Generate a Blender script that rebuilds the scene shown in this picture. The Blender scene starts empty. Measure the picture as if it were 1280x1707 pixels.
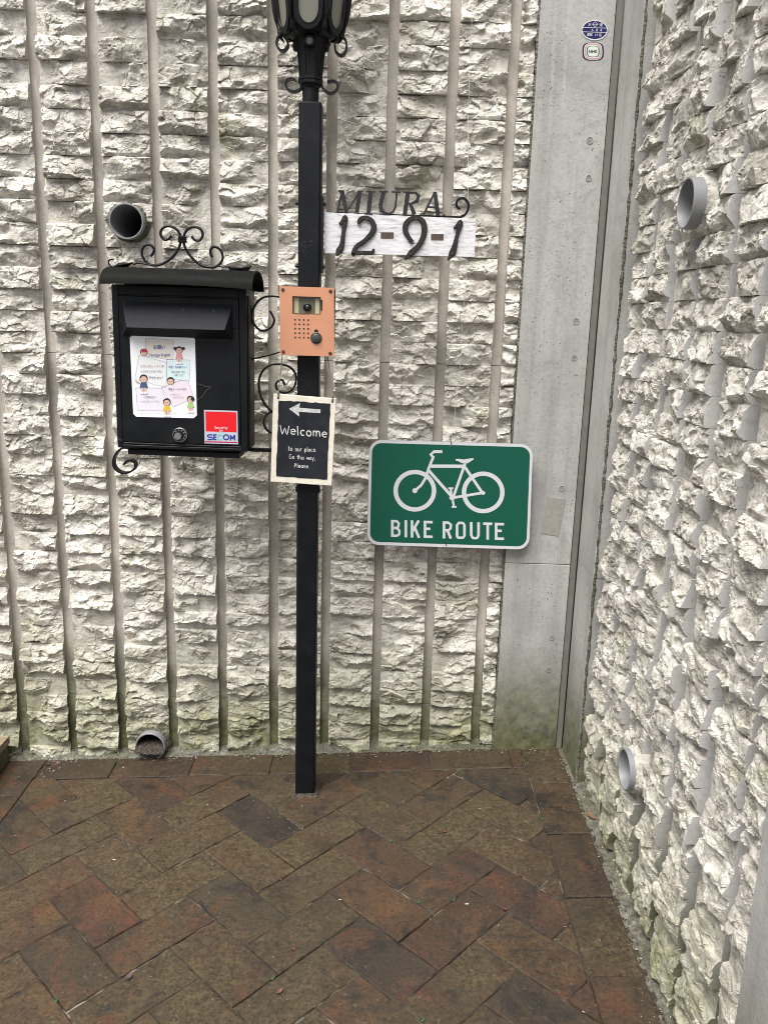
import bpy, bmesh, math, random
import numpy as np
from mathutils import Vector, Matrix
random.seed(7)
rs = np.random.RandomState(11)
SC = bpy.context.scene
COL = SC.collection
# ------------------------------------------------------------------ camera
CAM = Vector((0.0, -2.285, 1.253))
F, CX, CY = 1393.0, 640.0, 853.5
def _axes():
    up = -Vector((465-CX, 6860-CY, F)).normalized()
    fw = Vector((649-CX, 530-CY, F)); fw = (fw-up*fw.dot(up)).normalized()
    rt = fw.cross(up)
    if rt.x < 0: rt = -rt
    return rt, fw, up
RT, FW, UP = _axes()          # world X, Y, Z seen from the camera
camd = bpy.data.cameras.new('camera'); cam = bpy.data.objects.new('camera', camd); COL.objects.link(cam)
c0 = Vector((RT.x, FW.x, UP.x)); c1 = -Vector((RT.y, FW.y, UP.y)); c2 = -Vector((RT.z, FW.z, UP.z))
cam.matrix_world = Matrix(((c0.x, c1.x, c2.x, CAM.x), (c0.y, c1.y, c2.y, CAM.y), (c0.z, c1.z, c2.z, CAM.z), (0, 0, 0, 1)))
camd.sensor_fit = 'HORIZONTAL'; camd.sensor_width = 36; camd.lens = 36*F/1280
camd.clip_start = 0.02; camd.clip_end = 3000
SC.camera = cam
# ------------------------------------------------------------------ light
w = bpy.data.worlds.new('World'); SC.world = w; w.use_nodes = True
wn = w.node_tree; wn.nodes.clear()
SUN_EL, SUN_AZ = math.radians(64), math.radians(212)
sky = wn.nodes.new('ShaderNodeTexSky'); sky.sky_type = 'NISHITA'; sky.sun_disc = False
sky.sun_elevation = SUN_EL; sky.sun_rotation = SUN_AZ; sky.air_density = 1.0; sky.dust_density = 4.0
hs = wn.nodes.new('ShaderNodeHueSaturation'); hs.inputs['Saturation'].default_value = 0.22
bg = wn.nodes.new('ShaderNodeBackground'); bg.inputs['Strength'].default_value = 0.085
wo = wn.nodes.new('ShaderNodeOutputWorld')
wn.links.new(sky.outputs[0], hs.inputs['Color']); wn.links.new(hs.outputs[0], bg.inputs[0]); wn.links.new(bg.outputs[0], wo.inputs[0])
sund = bpy.data.lights.new('sun', 'SUN'); sund.energy = 3.0; sund.angle = math.radians(42); sund.color = (1, .965, .91)
sun = bpy.data.objects.new('sun', sund); COL.objects.link(sun)
sd = Vector((math.sin(SUN_AZ)*math.cos(SUN_EL), math.cos(SUN_AZ)*math.cos(SUN_EL), math.sin(SUN_EL)))
sun.rotation_euler = sd.to_track_quat('Z', 'Y').to_euler(); sun.location = sd*20
SC.view_settings.view_transform = 'Standard'; SC.view_settings.look = 'None'
SC.view_settings.gamma = 1; SC.view_settings.use_curve_mapping = False
SC.view_settings.exposure = 0.93
SC.cycles.filter_width = 1.0; SC.cycles.max_bounces = 6; SC.cycles.diffuse_bounces = 4

# ------------------------------------------------------------------ helpers
def at(u, v, y=0.0):
    d = RT*(u-CX)+FW*0
    dc = Vector((u-CX, v-CY, F))
    d = Vector((RT.dot(dc), FW.dot(dc), UP.dot(dc)))
    t = (y-CAM.y)/d.y
    return CAM+d*t
class Crop:                      # measured points given in an enlarged detail of the photograph
    def __init__(s, ox, oy, k): s.o, s.k = (ox, oy), k
    def __call__(s, u, v, y): return at(s.o[0]+u/s.k, s.o[1]+v/s.k, y)
    def L(s, pts, y): return [s(p[0], p[1], y) for p in pts]
def floor_z(x, y): return 0.06*x+0.02*y
def link_mesh(name, me, mats, parent=None, smooth=False, **kw):
    o = bpy.data.objects.new(name, me); COL.objects.link(o)
    for m in (mats if isinstance(mats, (list, tuple)) else [mats]): me.materials.append(m)
    if smooth: me.polygons.foreach_set('use_smooth', [True]*len(me.polygons))
    if parent is not None: o.parent = parent
    for k, v in kw.items(): o[k] = v
    return o
def empty(name, loc=(0, 0, 0), **kw):
    o = bpy.data.objects.new(name, None); COL.objects.link(o); o.location = loc
    for k, v in kw.items(): o[k] = v
    return o
class MB:
    """collects shapes given in world space; build() links them as one mesh object"""
    def __init__(s): s.v = []; s.f = []; s.m = []
    def add(s, vs, fs, mi=0):
        b = len(s.v); s.v += [tuple(v) for v in vs]; s.f += [tuple(b+i for i in f) for f in fs]; s.m += [mi]*len(fs); return s
    def prism(s, pts, dy, mi=0, bevel=0):          # polygon in a plane of constant y, extruded by dy (towards +y)
        n = len(pts); A = [Vector(p) for p in pts]
        ar = sum(A[i].x*A[(i+1) % n].z-A[(i+1) % n].x*A[i].z for i in range(n))
        if ar < 0: A.reverse()
        if bevel > 0:
            c = sum(A, Vector())/n
            In = inset(A, bevel)
            v = [a+Vector((0, 0, 0)) for a in In]+[a+Vector((0, bevel, 0)) for a in A]+[a+Vector((0, dy, 0)) for a in A]
            fs = [tuple(range(n))]
            for k in range(2):
                for i in range(n):
                    j = (i+1) % n; fs.append((k*n+j, k*n+i, (k+1)*n+i, (k+1)*n+j))
            fs.append(tuple(range(3*n-1, 2*n-1, -1)))
        else:
            v = A+[a+Vector((0, dy, 0)) for a in A]
            fs = [tuple(range(n)), tuple(range(2*n-1, n-1, -1))]
            for i in range(n):
                j = (i+1) % n; fs.append((j, i, n+i, n+j))
        return s.add(v, fs, mi)
    def box(s, lo, hi, mi=0):
        x0, y0, z0 = lo; x1, y1, z1 = hi
        v = [(x0, y0, z0), (x1, y0, z0), (x1, y1, z0), (x0, y1, z0), (x0, y0, z1), (x1, y0, z1), (x1, y1, z1), (x0, y1, z1)]
        return s.add(v, [(0, 3, 2, 1), (4, 5, 6, 7), (0, 1, 5, 4), (1, 2, 6, 5), (2, 3, 7, 6), (3, 0, 4, 7)], mi)
    def tube(s, pts, r, n=8, mi=0, cap=True):
        P = [Vector(p) for p in pts]; R = r if isinstance(r, (list, tuple)) else [r]*len(P)
        prev = None; vs = []; fs = []
        for i, p in enumerate(P):
            t = (P[min(i+1, len(P)-1)]-P[max(i-1, 0)]).normalized()
            if prev is None:
                a = t.orthogonal().normalized()
            else:
                a = (prev-t*prev.dot(t)).normalized()
            prev = a; b = t.cross(a)
            for k in range(n):
                an = 2*math.pi*k/n; vs.append(p+(a*math.cos(an)+b*math.sin(an))*R[i])
        for i in range(len(P)-1):
            for k in range(n):
                k2 = (k+1) % n; fs.append((i*n+k, i*n+k2, (i+1)*n+k2, (i+1)*n+k))
        if cap:
            fs.append(tuple(range(n-1, -1, -1))); fs.append(tuple((len(P)-1)*n+k for k in range(n)))
        return s.add(vs, fs, mi)
    def strap(s, pts, th, dy, mi=0):               # flat bar bent along a path lying in a plane of constant y
        P = [Vector(p) for p in pts]; T = th if isinstance(th, (list, tuple)) else [th]*len(P)
        vs = []; fs = []; n = len(P)
        for i, p in enumerate(P):
            t = (P[min(i+1, n-1)]-P[max(i-1, 0)]); t.y = 0; t.normalize()
            nn = Vector((-t.z, 0, t.x))*T[i]/2
            vs += [p+nn, p-nn, p-nn+Vector((0, dy, 0)), p+nn+Vector((0, dy, 0))]
        for i in range(n-1):
            a = i*4; b = a+4
            for k in range(4):
                k2 = (k+1) % 4; fs.append((a+k, a+k2, b+k2, b+k))
        fs += [(3, 2, 1, 0), (n*4-4, n*4-3, n*4-2, n*4-1)]
        return s.add(vs, fs, mi)
    def disc(s, c, r, dy, n=20, mi=0, rz=None):
        rz = rz or r
        return s.prism([Vector(c)+Vector((r*math.cos(2*math.pi*k/n), 0, rz*math.sin(2*math.pi*k/n))) for k in range(n)], dy, mi)
    def lathe(s, axis_o, prof, n=16, axis='z', mi=0, rot=0.0, cap=False):
        O = Vector(axis_o); vs = []; fs = []
        for (r, h) in prof:
            for k in range(n):
                a = 2*math.pi*k/n+rot
                if axis == 'z': q = Vector((r*math.cos(a), r*math.sin(a), h))
                elif axis == 'y': q = Vector((r*math.cos(a), h, r*math.sin(a)))
                else: q = Vector((h, r*math.cos(a), r*math.sin(a)))
                vs.append(O+q)
        for i in range(len(prof)-1):
            for k in range(n):
                k2 = (k+1) % n; fs.append((i*n+k, i*n+k2, (i+1)*n+k2, (i+1)*n+k))
        if cap:
            fs.append(tuple(range(n-1, -1, -1))); fs.append(tuple((len(prof)-1)*n+k for k in range(n)))
        return s.add(vs, fs, mi)
    def build(s, name, mats, parent=None, smooth=False, origin=None, **kw):
        me = bpy.data.meshes.new(name)
        org = Vector(origin) if origin is not None else None
        if org is None and s.v:
            lo = [min(v[i] for v in s.v) for i in range(3)]; hi = [max(v[i] for v in s.v) for i in range(3)]
            org = Vector(((lo[0]+hi[0])/2, (lo[1]+hi[1])/2, lo[2]))
        pw = parent_world(parent)
        me.from_pydata([(v[0]-org.x, v[1]-org.y, v[2]-org.z) for v in s.v], [], s.f)
        bm = bmesh.new(); bm.from_mesh(me); bmesh.ops.recalc_face_normals(bm, faces=bm.faces); bm.to_mesh(me); bm.free()
        o = link_mesh(name, me, mats, parent, smooth, **kw)
        me.polygons.foreach_set('material_index', s.m)
        if smooth:
            try: me.set_sharp_from_angle(angle=math.radians(40))
            except Exception: pass
        o.location = org-pw
        return o
def parent_world(p):
    v = Vector((0, 0, 0))
    while p is not None: v += p.location; p = p.parent
    return v
def inset(A, d):
    """shrink a convex or mildly concave polygon lying in an xz plane, counter-clockwise in x,z"""
    n = len(A); out = []
    for i in range(n):
        p, a, b = A[i-1], A[i], A[(i+1) % n]
        e1 = Vector((a.x-p.x, 0, a.z-p.z)); e2 = Vector((b.x-a.x, 0, b.z-a.z))
        if e1.length < 1e-7 or e2.length < 1e-7: out.append(a.copy()); continue
        e1.normalize(); e2.normalize()
        n1 = Vector((-e1.z, 0, e1.x)); n2 = Vector((-e2.z, 0, e2.x)); m = n1+n2
        if m.length < 1e-3: m = n1
        m.normalize(); k = max(0.35, m.dot(n1)); out.append(a+m*(d/k))
    return out
def spline(pts, per=6):
    P = [Vector(p) for p in pts]; out = []
    for i in range(len(P)-1):
        p0, p1, p2, p3 = P[max(i-1, 0)], P[i], P[i+1], P[min(i+2, len(P)-1)]
        for k in range(per):
            t = k/per
            out.append(0.5*((2*p1)+(p2-p0)*t+(2*p0-5*p1+4*p2-p3)*t*t+(3*p1-p0-3*p2+p3)*t**3))
    out.append(P[-1]); return out
def lerp(a, b, t): return a+(b-a)*t

# ------------------------------------------------------------------ materials
class NT:
    def __init__(s, name):
        s.m = bpy.data.materials.new(name); s.m.use_nodes = True; s.t = s.m.node_tree
        s.b = s.t.nodes['Principled BSDF']; s.geo = None
    def n(s, kind, **kw):
        x = s.t.nodes.new('ShaderNode'+kind)
        for k, v in kw.items(): setattr(x, k, v)
        return x
    def l(s, a, b): s.t.links.new(a, b)
    def pos(s, scale=(1, 1, 1), obj=False):
        if obj:
            g = s.n('TexCoord').outputs['Object']
        else:
            g = s.n('NewGeometry').outputs['Position']
        mp = s.n('Mapping'); mp.inputs['Scale'].default_value = scale; s.l(g, mp.inputs[0]); return mp.outputs[0]
    def noise(s, vec, scale, detail=5, rough=.55, dist=0.0):
        x = s.n('TexNoise'); x.inputs['Scale'].default_value = scale; x.inputs['Detail'].default_value = detail
        x.inputs['Roughness'].default_value = rough; x.inputs['Distortion'].default_value = dist; s.l(vec, x.inputs['Vector']); return x.outputs['Fac']
    def vor(s, vec, scale, feature='F1'):
        x = s.n('TexVoronoi'); x.feature = feature; x.inputs['Scale'].default_value = scale; s.l(vec, x.inputs['Vector']); return x
    def ramp(s, f, stops):
        x = s.n('ValToRGB'); s.l(f, x.inputs[0]); e = x.color_ramp.elements
        while len(e) < len(stops): e.new(0.5)
        for i, (p, c) in enumerate(stops):
            e[i].position = p; e[i].color = (c if len(c) == 4 else (*c, 1)) if isinstance(c, tuple) else (c, c, c, 1)
        return x.outputs['Color']
    def mix(s, fac, a, b, mode='MIX'):
        x = s.n('MixRGB', blend_type=mode)
        for i, v in ((0, fac), (1, a), (2, b)):
            if isinstance(v, (int, float)): x.inputs[i].default_value = v if i == 0 else (v, v, v, 1)
            elif isinstance(v, tuple): x.inputs[i].default_value = (*v, 1)
            else: s.l(v, x.inputs[i])
        return x.outputs[0]
    def math(s, op, a, b=0.0, clamp=False):
        x = s.n('Math', operation=op, use_clamp=clamp)
        for i, v in ((0, a), (1, b)):
            if isinstance(v, (int, float)): x.inputs[i].default_value = v
            else: s.l(v, x.inputs[i])
        return x.outputs[0]
    def bump(s, h, strength, dist, prev=None):
        x = s.n('Bump'); x.inputs['Strength'].default_value = strength; x.inputs['Distance'].default_value = dist; s.l(h, x.inputs['Height'])
        if prev is not None: s.l(prev, x.inputs['Normal'])
        return x.outputs[0]
    def out(s, col=None, rough=None, normal=None, metal=None, spec=None):
        for k, v in (('Base Color', col), ('Roughness', rough), ('Normal', normal), ('Metallic', metal), ('Specular IOR Level', spec)):
            if v is None: continue
            if isinstance(v, (int, float)): s.b.inputs[k].default_value = v
            elif isinstance(v, tuple): s.b.inputs[k].default_value = (*v, 1)
            else: s.l(v, s.b.inputs[k])
        return s.m
def sepz(N):
    g = N.n('NewGeometry'); sx = N.n('SeparateXYZ'); N.l(g.outputs['Position'], sx.inputs[0]); return sx.outputs

def m_stone():
    N = NT('split_concrete'); p = N.pos()
    a = N.noise(p, 9, 6, .6, .4); b = N.noise(p, 34, 6, .65, .8); c = N.noise(p, 3.2, 4, .6)
    col = N.ramp(a, [(.30, (.40, .375, .335)), (.42, (.69, .655, .59)), (.60, (.84, .81, .745)), (.8, (.90, .88, .835))])
    col = N.mix(N.ramp(b, [(.34, .75), (.47, 0.0)]), col, (.27, .245, .205))
    hz = N.noise(N.pos((11, 11, 34)), 1, 7, .72, 1.2)      # grime lying in ragged horizontal smears
    col = N.mix(N.ramp(hz, [(.50, 0.0), (.61, .68)]), col, (.21, .19, .158))
    col = N.mix(N.ramp(c, [(.56, 0.0), (.70, .35)]), col, (.42, .395, .34))
    fn = N.noise(p, 210, 5, .75); col = N.mix(N.ramp(fn, [(.36, .45), (.5, 0.0)]), col, (.33, .30, .26))
    oi = N.n('ObjectInfo')
    col = N.mix(.16, col, N.ramp(oi.outputs['Random'], [(0, (.5, .48, .43)), (.5, (.75, .72, .66)), (1, (.84, .82, .79))]))
    # grime speckle and pits
    v = N.vor(p, 190); col = N.mix(N.math('MULTIPLY', N.ramp(v.outputs['Distance'], [(.1, 1.0), (.22, 0.0)]), N.ramp(N.noise(p, 14, 3), [(.5, 0.0), (.6, .8)])), col, (.10, .09, .075))
    # algae patches, mostly low down
    z = sepz(N)[2]
    low = N.ramp(z, [(0.04, 1.0), (.18, .55), (.40, 0.0)])
    al = N.ramp(N.noise(p, 5.5, 6, .7, .6), [(.56, 0.0), (.68, .8)])
    lo2 = N.math('MULTIPLY', low, N.ramp(N.noise(p, 7, 6, .7), [(.28, .2), (.58, .95)]))
    al2 = N.math('MAXIMUM', N.math('MULTIPLY', al, .8), lo2, True)
    col = N.mix(al2, col, N.ramp(N.noise(p, 60, 3), [(.3, (.105, .11, .045)), (.7, (.33, .325, .18))]))
    wz = N.noise(N.pos((1.6, 1.6, .9)), 1, 6, .68, .8)
    wm = N.math('MULTIPLY', N.ramp(wz, [(.52, 0.0), (.64, 1.0)]), N.ramp(N.noise(p, 26, 6, .75), [(.42, .0), (.62, .65)]))
    col = N.mix(wm, col, (.235, .225, .20))
    def crevice_line(sc, wdt, k, thr):  # thin grime lines that also paint the shade of crevices into the colour
        nz = N.noise(N.pos(sc), 1, 7, .68, 1.6); ln = N.ramp(nz, [(.5-wdt, 0.0), (.5, k), (.5+wdt, 0.0)])
        return N.math('MULTIPLY', ln, N.ramp(N.noise(N.pos((8, 8, 8)), 1.3, 4), [(thr, 0.0), (thr+.08, 1.0)]))
    ck = N.math('MAXIMUM', crevice_line((9, 9, 30), .012, .85, .46), crevice_line((20, 20, 42), .012, .7, .52))
    col = N.mix(ck, col, (.085, .078, .062))
    # damp dark run-off streaks
    st = N.ramp(N.noise(N.pos((9, 9, .8)), 1, 5, .6), [(.55, 0.0), (.70, .5)])
    col = N.mix(st, col, (.25, .235, .19))
    h1 = N.noise(p, 120, 8, .7, .3); h2 = N.vor(N.pos(), 75).outputs['Distance']
    nb = N.bump(h1, .9, .0045); nb = N.bump(h2, .35, .003, nb); nb = N.bump(ck, -.5, .003, nb); nb = N.bump(N.noise(p, 330, 4, .7), .5, .0015, nb)
    return N.out(col, .93, nb, spec=.25)
def m_concrete(name, base, warm=(1, 1, 1), moss=True, pits=1.0, streak=.35):
    N = NT(name); p = N.pos()
    B = [base*w_ for w_ in warm]
    a = N.noise(p, 4, 6, .6, .5)
    col = N.ramp(a, [(.25, tuple(x*.72 for x in B)), (.5, tuple(B)), (.75, tuple(min(1, x*1.15) for x in B))])
    s = N.noise(N.pos((22, 22, 1.1)), 1, 5, .65)
    col = N.mix(N.ramp(s, [(.48, 0.0), (.72, streak)]), col, tuple(x*.5 for x in B))
    s2 = N.noise(N.pos((70, 70, 2.0)), 1, 3, .5)
    col = N.mix(N.ramp(s2, [(.6, 0.0), (.75, streak*.9)]), col, tuple(min(1, x*1.3) for x in B))
    lg = N.noise(p, 9, 7, .75, 1.0); col = N.mix(N.ramp(lg, [(.54, 0.0), (.68, streak)]), col, tuple(x*.55 for x in B))
    f = N.noise(p, 90, 4, .6); col = N.mix(N.ramp(f, [(.35, .35), (.5, 0.0)]), col, tuple(x*.62 for x in B))
    v = N.vor(p, 85); msk = N.ramp(N.noise(p, 11, 3), [(.48, 0.0), (.62, pits)])
    pit = N.math('MULTIPLY', N.ramp(v.outputs['Distance'], [(.10, 1.0), (.17, 0.0)]), msk)
    col = N.mix(pit, col, (.06, .055, .05))
    if moss:
        z = sepz(N)[2]
        low = N.math('MULTIPLY', N.ramp(z, [(.05, 1.0), (.19, .75), (.36, 0.0)]), N.ramp(N.noise(p, 8, 6, .7), [(.25, .6), (.5, 1.0)]))
        col = N.mix(low, col, N.ramp(N.noise(p, 45, 4), [(.3, (.055, .060, .028)), (.7, (.16, .16, .085))]))
    nb = N.bump(N.noise(p, 160, 5, .6), .35, .002); nb = N.bump(lg, .3, .004, nb); nb = N.bump(pit, -.6, .002, nb)
    return N.out(col, .85, nb, spec=.3)
def m_brick():
    N = NT('clay_paver'); p = N.pos(); oi = N.n('ObjectInfo'); r = oi.outputs['Random']
    off = N.n('VectorMath', operation='ADD'); N.l(p, off.inputs[0])
    cmb = N.n('CombineXYZ'); N.l(N.math('MULTIPLY', r, 37.0), cmb.inputs[0]); r2 = N.math('FRACT', N.math('MULTIPLY', r, 7.31)); r3 = N.math('FRACT', N.math('MULTIPLY', r, 13.77)); N.l(N.math('MULTIPLY', r, 11.0), cmb.inputs[2]); N.l(cmb.outputs[0], off.inputs[1]); q = off.outputs[0]
    base = N.ramp(r, [(0, (.056, .043, .027)), (.15, (.080, .050, .031)), (.3, (.048, .036, .025)), (.45, (.092, .048, .030)), (.6, (.062, .050, .030)), (.75, (.082, .055, .032)), (.88, (.046, .034, .025)), (1, (.072, .045, .030))])
    x_ = sepz(N)
    # warmer, redder fired clay comes through towards the front left where the algae has worn off
    worn = N.math('ADD', N.math('MULTIPLY', x_[0], -.30), N.math('MULTIPLY', x_[1], -.38))
    a = N.noise(q, 8, 7, .7, .9)
    col = N.mix(N.ramp(a, [(.50, 0.0), (.60, .88)]), base, (.022, .018, .016))
    b = N.noise(q, 11, 7, .74, .6)
    bb = N.math('ADD', N.math('ADD', b, N.math('MULTIPLY', worn, .20)), N.math('MULTIPLY', N.math('SUBTRACT', r2, .5), .10))
    col = N.mix(N.ramp(bb, [(.56, 0.0), (.72, .7)]), col, N.ramp(N.noise(q, 5, 2), [(.4, (.150, .060, .036)), (.6, (.170, .098, .050))]))
    # olive algae film drifting over many bricks, thick on some and absent on others
    c = N.math('ADD', N.math('MULTIPLY', N.noise(p, 3.0, 7, .74, .6), .55), N.math('MULTIPLY', N.noise(q, 6.0, 7, .74, .6), .45))
    cc = N.math('ADD', c, N.math('MULTIPLY', N.math('SUBTRACT', r3, .5), .20))
    col = N.mix(N.ramp(cc, [(.46, 0.0), (.60, .8)]), col, N.ramp(N.noise(p, 60, 6, .78), [(.32, (.036, .028, .014)), (.5, (.092, .070, .036)), (.7, (.175, .140, .082))]))
    d = N.noise(p, 120, 7, .8); col = N.mix(N.ramp(d, [(.40, .75), (.50, 0.0)]), col, (.018, .015, .012))
    g_ = N.noise(p, 260, 5, .8); col = N.mix(N.ramp(g_, [(.58, 0.0), (.68, .55)]), col, (.19, .16, .115)); col = N.mix(N.ramp(g_, [(.34, .6), (.42, 0.0)]), col, (.012, .010, .009))
    e = N.noise(p, 75, 6, .75, .6); col = N.mix(N.ramp(e, [(.57, 0.0), (.67, .55)]), col, (.13, .088, .055))
    v = N.vor(q, 46); lich = N.math('MULTIPLY', N.ramp(N.math('ADD', v.outputs['Distance'], N.math('MULTIPLY', N.noise(p, 90, 3), .25)), [(.22, .4), (.34, 0.0)]), N.ramp(N.noise(p, 6, 2), [(.5, 0.0), (.6, 1.0)]))
    col = N.mix(lich, col, (.17, .17, .12))
    hs_ = N.n('HueSaturation'); hs_.inputs['Saturation'].default_value = 1.14; hs_.inputs['Value'].default_value = .66; N.l(col, hs_.inputs['Color']); col = hs_.outputs[0]
    nb = N.bump(N.noise(p, 150, 7, .78, .5), .9, .003); nb = N.bump(N.noise(p, 26, 4), .35, .004, nb)
    return N.out(col, N.ramp(N.noise(p, 9, 5, .7), [(.35, .45), (.65, .75)]), nb, spec=.45)
def m_simple(name, col, rough=.5, metal=0, var=.0, bump=0, bscale=200, spec=.5, scale=30, dark=None):
    N = NT(name)
    c = col
    p = N.pos()
    if var > 0:
        c = N.mix(N.ramp(N.noise(p, scale, 6, .65, .5), [(.42, 0.0), (.68, var)]), col, dark or tuple(x*.35 for x in col))
    nb = N.bump(N.noise(p, bscale, 5, .6), bump, .002) if bump else None
    return N.out(c, rough, nb, metal, spec)
def m_iron():
    N = NT('black_painted_iron'); p = N.pos()
    a = N.noise(p, 25, 6, .65); col = N.ramp(a, [(.3, (.0020, .0028, .0048)), (.62, (.0034, .0044, .0068)), (.8, (.010, .011, .0115))])
    v = N.vor(p, 260); dust = N.math('MULTIPLY', N.ramp(v.outputs['Distance'], [(.12, 1.0), (.2, 0.0)]), N.ramp(N.noise(p, 9, 3), [(.56, 0.0), (.66, .5)]))
    col = N.mix(dust, col, (.22, .21, .19))
    return N.out(col, N.ramp(N.noise(p, 18, 5), [(.3, .38), (.7, .62)]), N.bump(N.noise(p, 220, 4), .15, .001), spec=.28)
def m_ironroof():
    N = NT('weathered_black_sheet'); p = N.pos()
    a = N.noise(p, 16, 7, .7, .8)
    col = N.ramp(a, [(.35, (.0032, .004, .005)), (.55, (.007, .0076, .006)), (.72, (.020, .021, .011))])
    return N.out(col, N.ramp(a, [(.3, .55), (.7, .85)]), N.bump(N.noise(p, 180, 5), .3, .001), spec=.10)
def m_white_wood():
    N = NT('whitewashed_wood'); p = N.pos((1, 1, 7))
    a = N.noise(p, 28, 7, .75, .6)
    col = N.ramp(a, [(.33, (.22, .21, .21)), (.42, (.58, .57, .60)), (.6, (.80, .80, .84))])
    return N.out(col, .8, N.bump(a, .4, .002))
def m_wood():
    N = NT('plank_wood'); p = N.pos((3, 20, 20)); a = N.noise(p, 4, 6, .6, 1.0)
    return N.out(N.ramp(a, [(.3, (.17, .13, .085)), (.7, (.34, .27, .185))]), .7, N.bump(a, .2, .002))
def m_mortar():
    N = NT('gritty_mortar'); p = N.pos()
    a = N.noise(p, 60, 7, .75); v = N.vor(p, 160)
    col = N.ramp(a, [(.3, (.035, .033, .026)), (.5, (.13, .125, .10)), (.72, (.26, .25, .21))])
    col = N.mix(N.ramp(N.noise(p, 6, 4), [(.45, 0.0), (.65, .7)]), col, (.075, .078, .04))
    return N.out(col, .95, N.bump(v.outputs['Distance'], .9, .004, N.bump(a, .8, .005)))
def m_sand():
    N = NT('joint_sand'); p = N.pos()
    a = N.noise(p, 140, 6, .75); big = N.noise(p, 6, 4, .7)
    col = N.ramp(a, [(.35, (.014, .011, .008)), (.55, (.040, .031, .021)), (.75, (.13, .105, .075))])
    col = N.mix(N.ramp(big, [(.56, 0.0), (.66, .85)]), col, (.22, .20, .16))
    return N.out(col, .95, N.bump(a, .8, .003))
STONE = m_stone()
SMOOTH = m_concrete('groove_concrete', .46, (1.04, .965, .86), pits=.6, streak=.45)
SMOOTHG = m_concrete('rib_side_concrete', .50, (1.0, .985, .955), pits=.8, streak=.3)
FAIR = m_concrete('fair_faced_concrete', .405, (1.0, .995, .97), pits=1.0, streak=.5)
SMOOTH2 = m_concrete('margin_concrete', .42, (1.0, .99, .95), pits=.5, streak=.4)
SEAL = m_simple('joint_sealant', (.17, .17, .145), .6, var=.3)
BRICK = m_brick(); MORTAR = m_mortar(); SAND = m_sand()
IRON = m_iron(); ROOFM = m_ironroof(); WHITEWOOD = m_white_wood(); WOOD = m_wood()
PVC = m_simple('grey_pvc', (.215, .22, .232), .45, var=.35, dark=(.2, .2, .2))
PVCD = m_simple('pipe_mud', (.02, .017, .014), .9, bump=.5)
COPPER = m_simple('copper_plate', (.66, .315, .19), .42, var=.3, scale=14, dark=(.50, .235, .145), bump=.08, metal=.25)
BLACKP = m_simple('black_plastic', (.006, .006, .007), .5, spec=.3)
HOLESHADE = m_simple('hole_shade', (.006, .005, .005), .8)  # near-black flat colour painting the shade inside openings
LENS = m_simple('lens_glass', (.03, .03, .028), .08, spec=.8)
WINDOWP = m_simple('smoky_window', (.14, .14, .095), .12, spec=.6)
CREAM = m_simple('cream_window', (.42, .42, .28), .25)
CHALK = m_simple('chalkboard_paint', (.013, .016, .022), .8, var=.45, dark=(.035, .038, .045), scale=22, spec=.2)
WHITEP = m_simple('white_brush_paint', (.74, .73, .71), .7, var=.35, dark=(.35, .35, .36), scale=60, bump=.3)
BOARDW = m_simple('board_rim_paint', (.76, .72, .62), .75, var=.25, dark=(.5, .45, .36), scale=45, bump=.5)
TWINE = m_simple('twine', (.20, .18, .13), .9)
NYLON = m_simple('nylon_line', (.6, .6, .58), .3)
SIGNG = m_simple('sign_green', (.0, .085, .053), .42, var=.12, dark=(0, .075, .05), scale=8)
SIGNW = m_simple('sign_white', (.62, .63, .66), .42, var=.1, dark=(.5, .5, .52), scale=8)
SIGNE = m_simple('sign_edge_metal', (.35, .36, .37), .4, metal=.8)
PAPER = m_simple('laminated_paper', (.84, .86, .89), .28, spec=.5)
BLUEP = m_simple('enamel_blue', (.012, .016, .10), .3)
ENW = m_simple('enamel_white', (.66, .66, .68), .35)
GLASS = m_simple('frosted_lamp_glass', (.20, .20, .165), .35, var=.25, scale=25, dark=(.2, .2, .16))
LEAFR = m_simple('dry_red_leaf', (.10, .02, .02), .7, var=.3)
LEAFB = m_simple('dry_brown_leaf', (.17, .085, .05), .75, var=.4)
CLOVER = m_simple('clover_green', (.035, .075, .025), .7)
PATCH = m_simple('tape_residue', (.31, .30, .27), .85, var=.5, scale=70, dark=(.2, .19, .17))
CHROME = m_simple('knob_metal', (.42, .42, .42), .35, metal=.9)
RUST = m_simple('rusty_screw', (.07, .035, .022), .8, var=.4)
SLOT = m_simple('routed_slot', (.10, .07, .055), .85, var=.5, scale=90)
def flat(name, c, r=.35): return m_simple(name, c, r)
INK = flat('print_ink', (.10, .10, .13)); INKB = flat('print_blue', (.05, .08, .30)); INKR = flat('print_rose', (.45, .20, .20))

# ------------------------------------------------------------------ numpy noise for the split faces
def hash2(ix, iy, s):
    h = (ix.astype(np.int64)*374761393+iy.astype(np.int64)*668265263+int(s)*2147483647) & 0x7fffffff
    h = ((h ^ (h >> 13))*1274126177) & 0x7fffffff
    h = ((h ^ (h >> 16))*1911520717) & 0x7fffffff
    return ((h ^ (h >> 15)) & 0xffffff)/float(0xffffff)
def vnoise(x, y, s):
    ix = np.floor(x); iy = np.floor(y); fx = x-ix; fy = y-iy
    u = fx*fx*fx*(fx*(fx*6-15)+10); v = fy*fy*fy*(fy*(fy*6-15)+10)
    a = hash2(ix, iy, s); b = hash2(ix+1, iy, s); c = hash2(ix, iy+1, s); d = hash2(ix+1, iy+1, s)
    return (a+(b-a)*u)*(1-v)+(c+(d-c)*u)*v
def fbm(x, y, s, o=3):
    r = 0; a = 1; t = 0
    for i in range(o): r = r+a*(vnoise(x, y, s+i*17)-.5)*2; t += a; a *= .5; x = x*2.03; y = y*2.03
    return r/t
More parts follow.
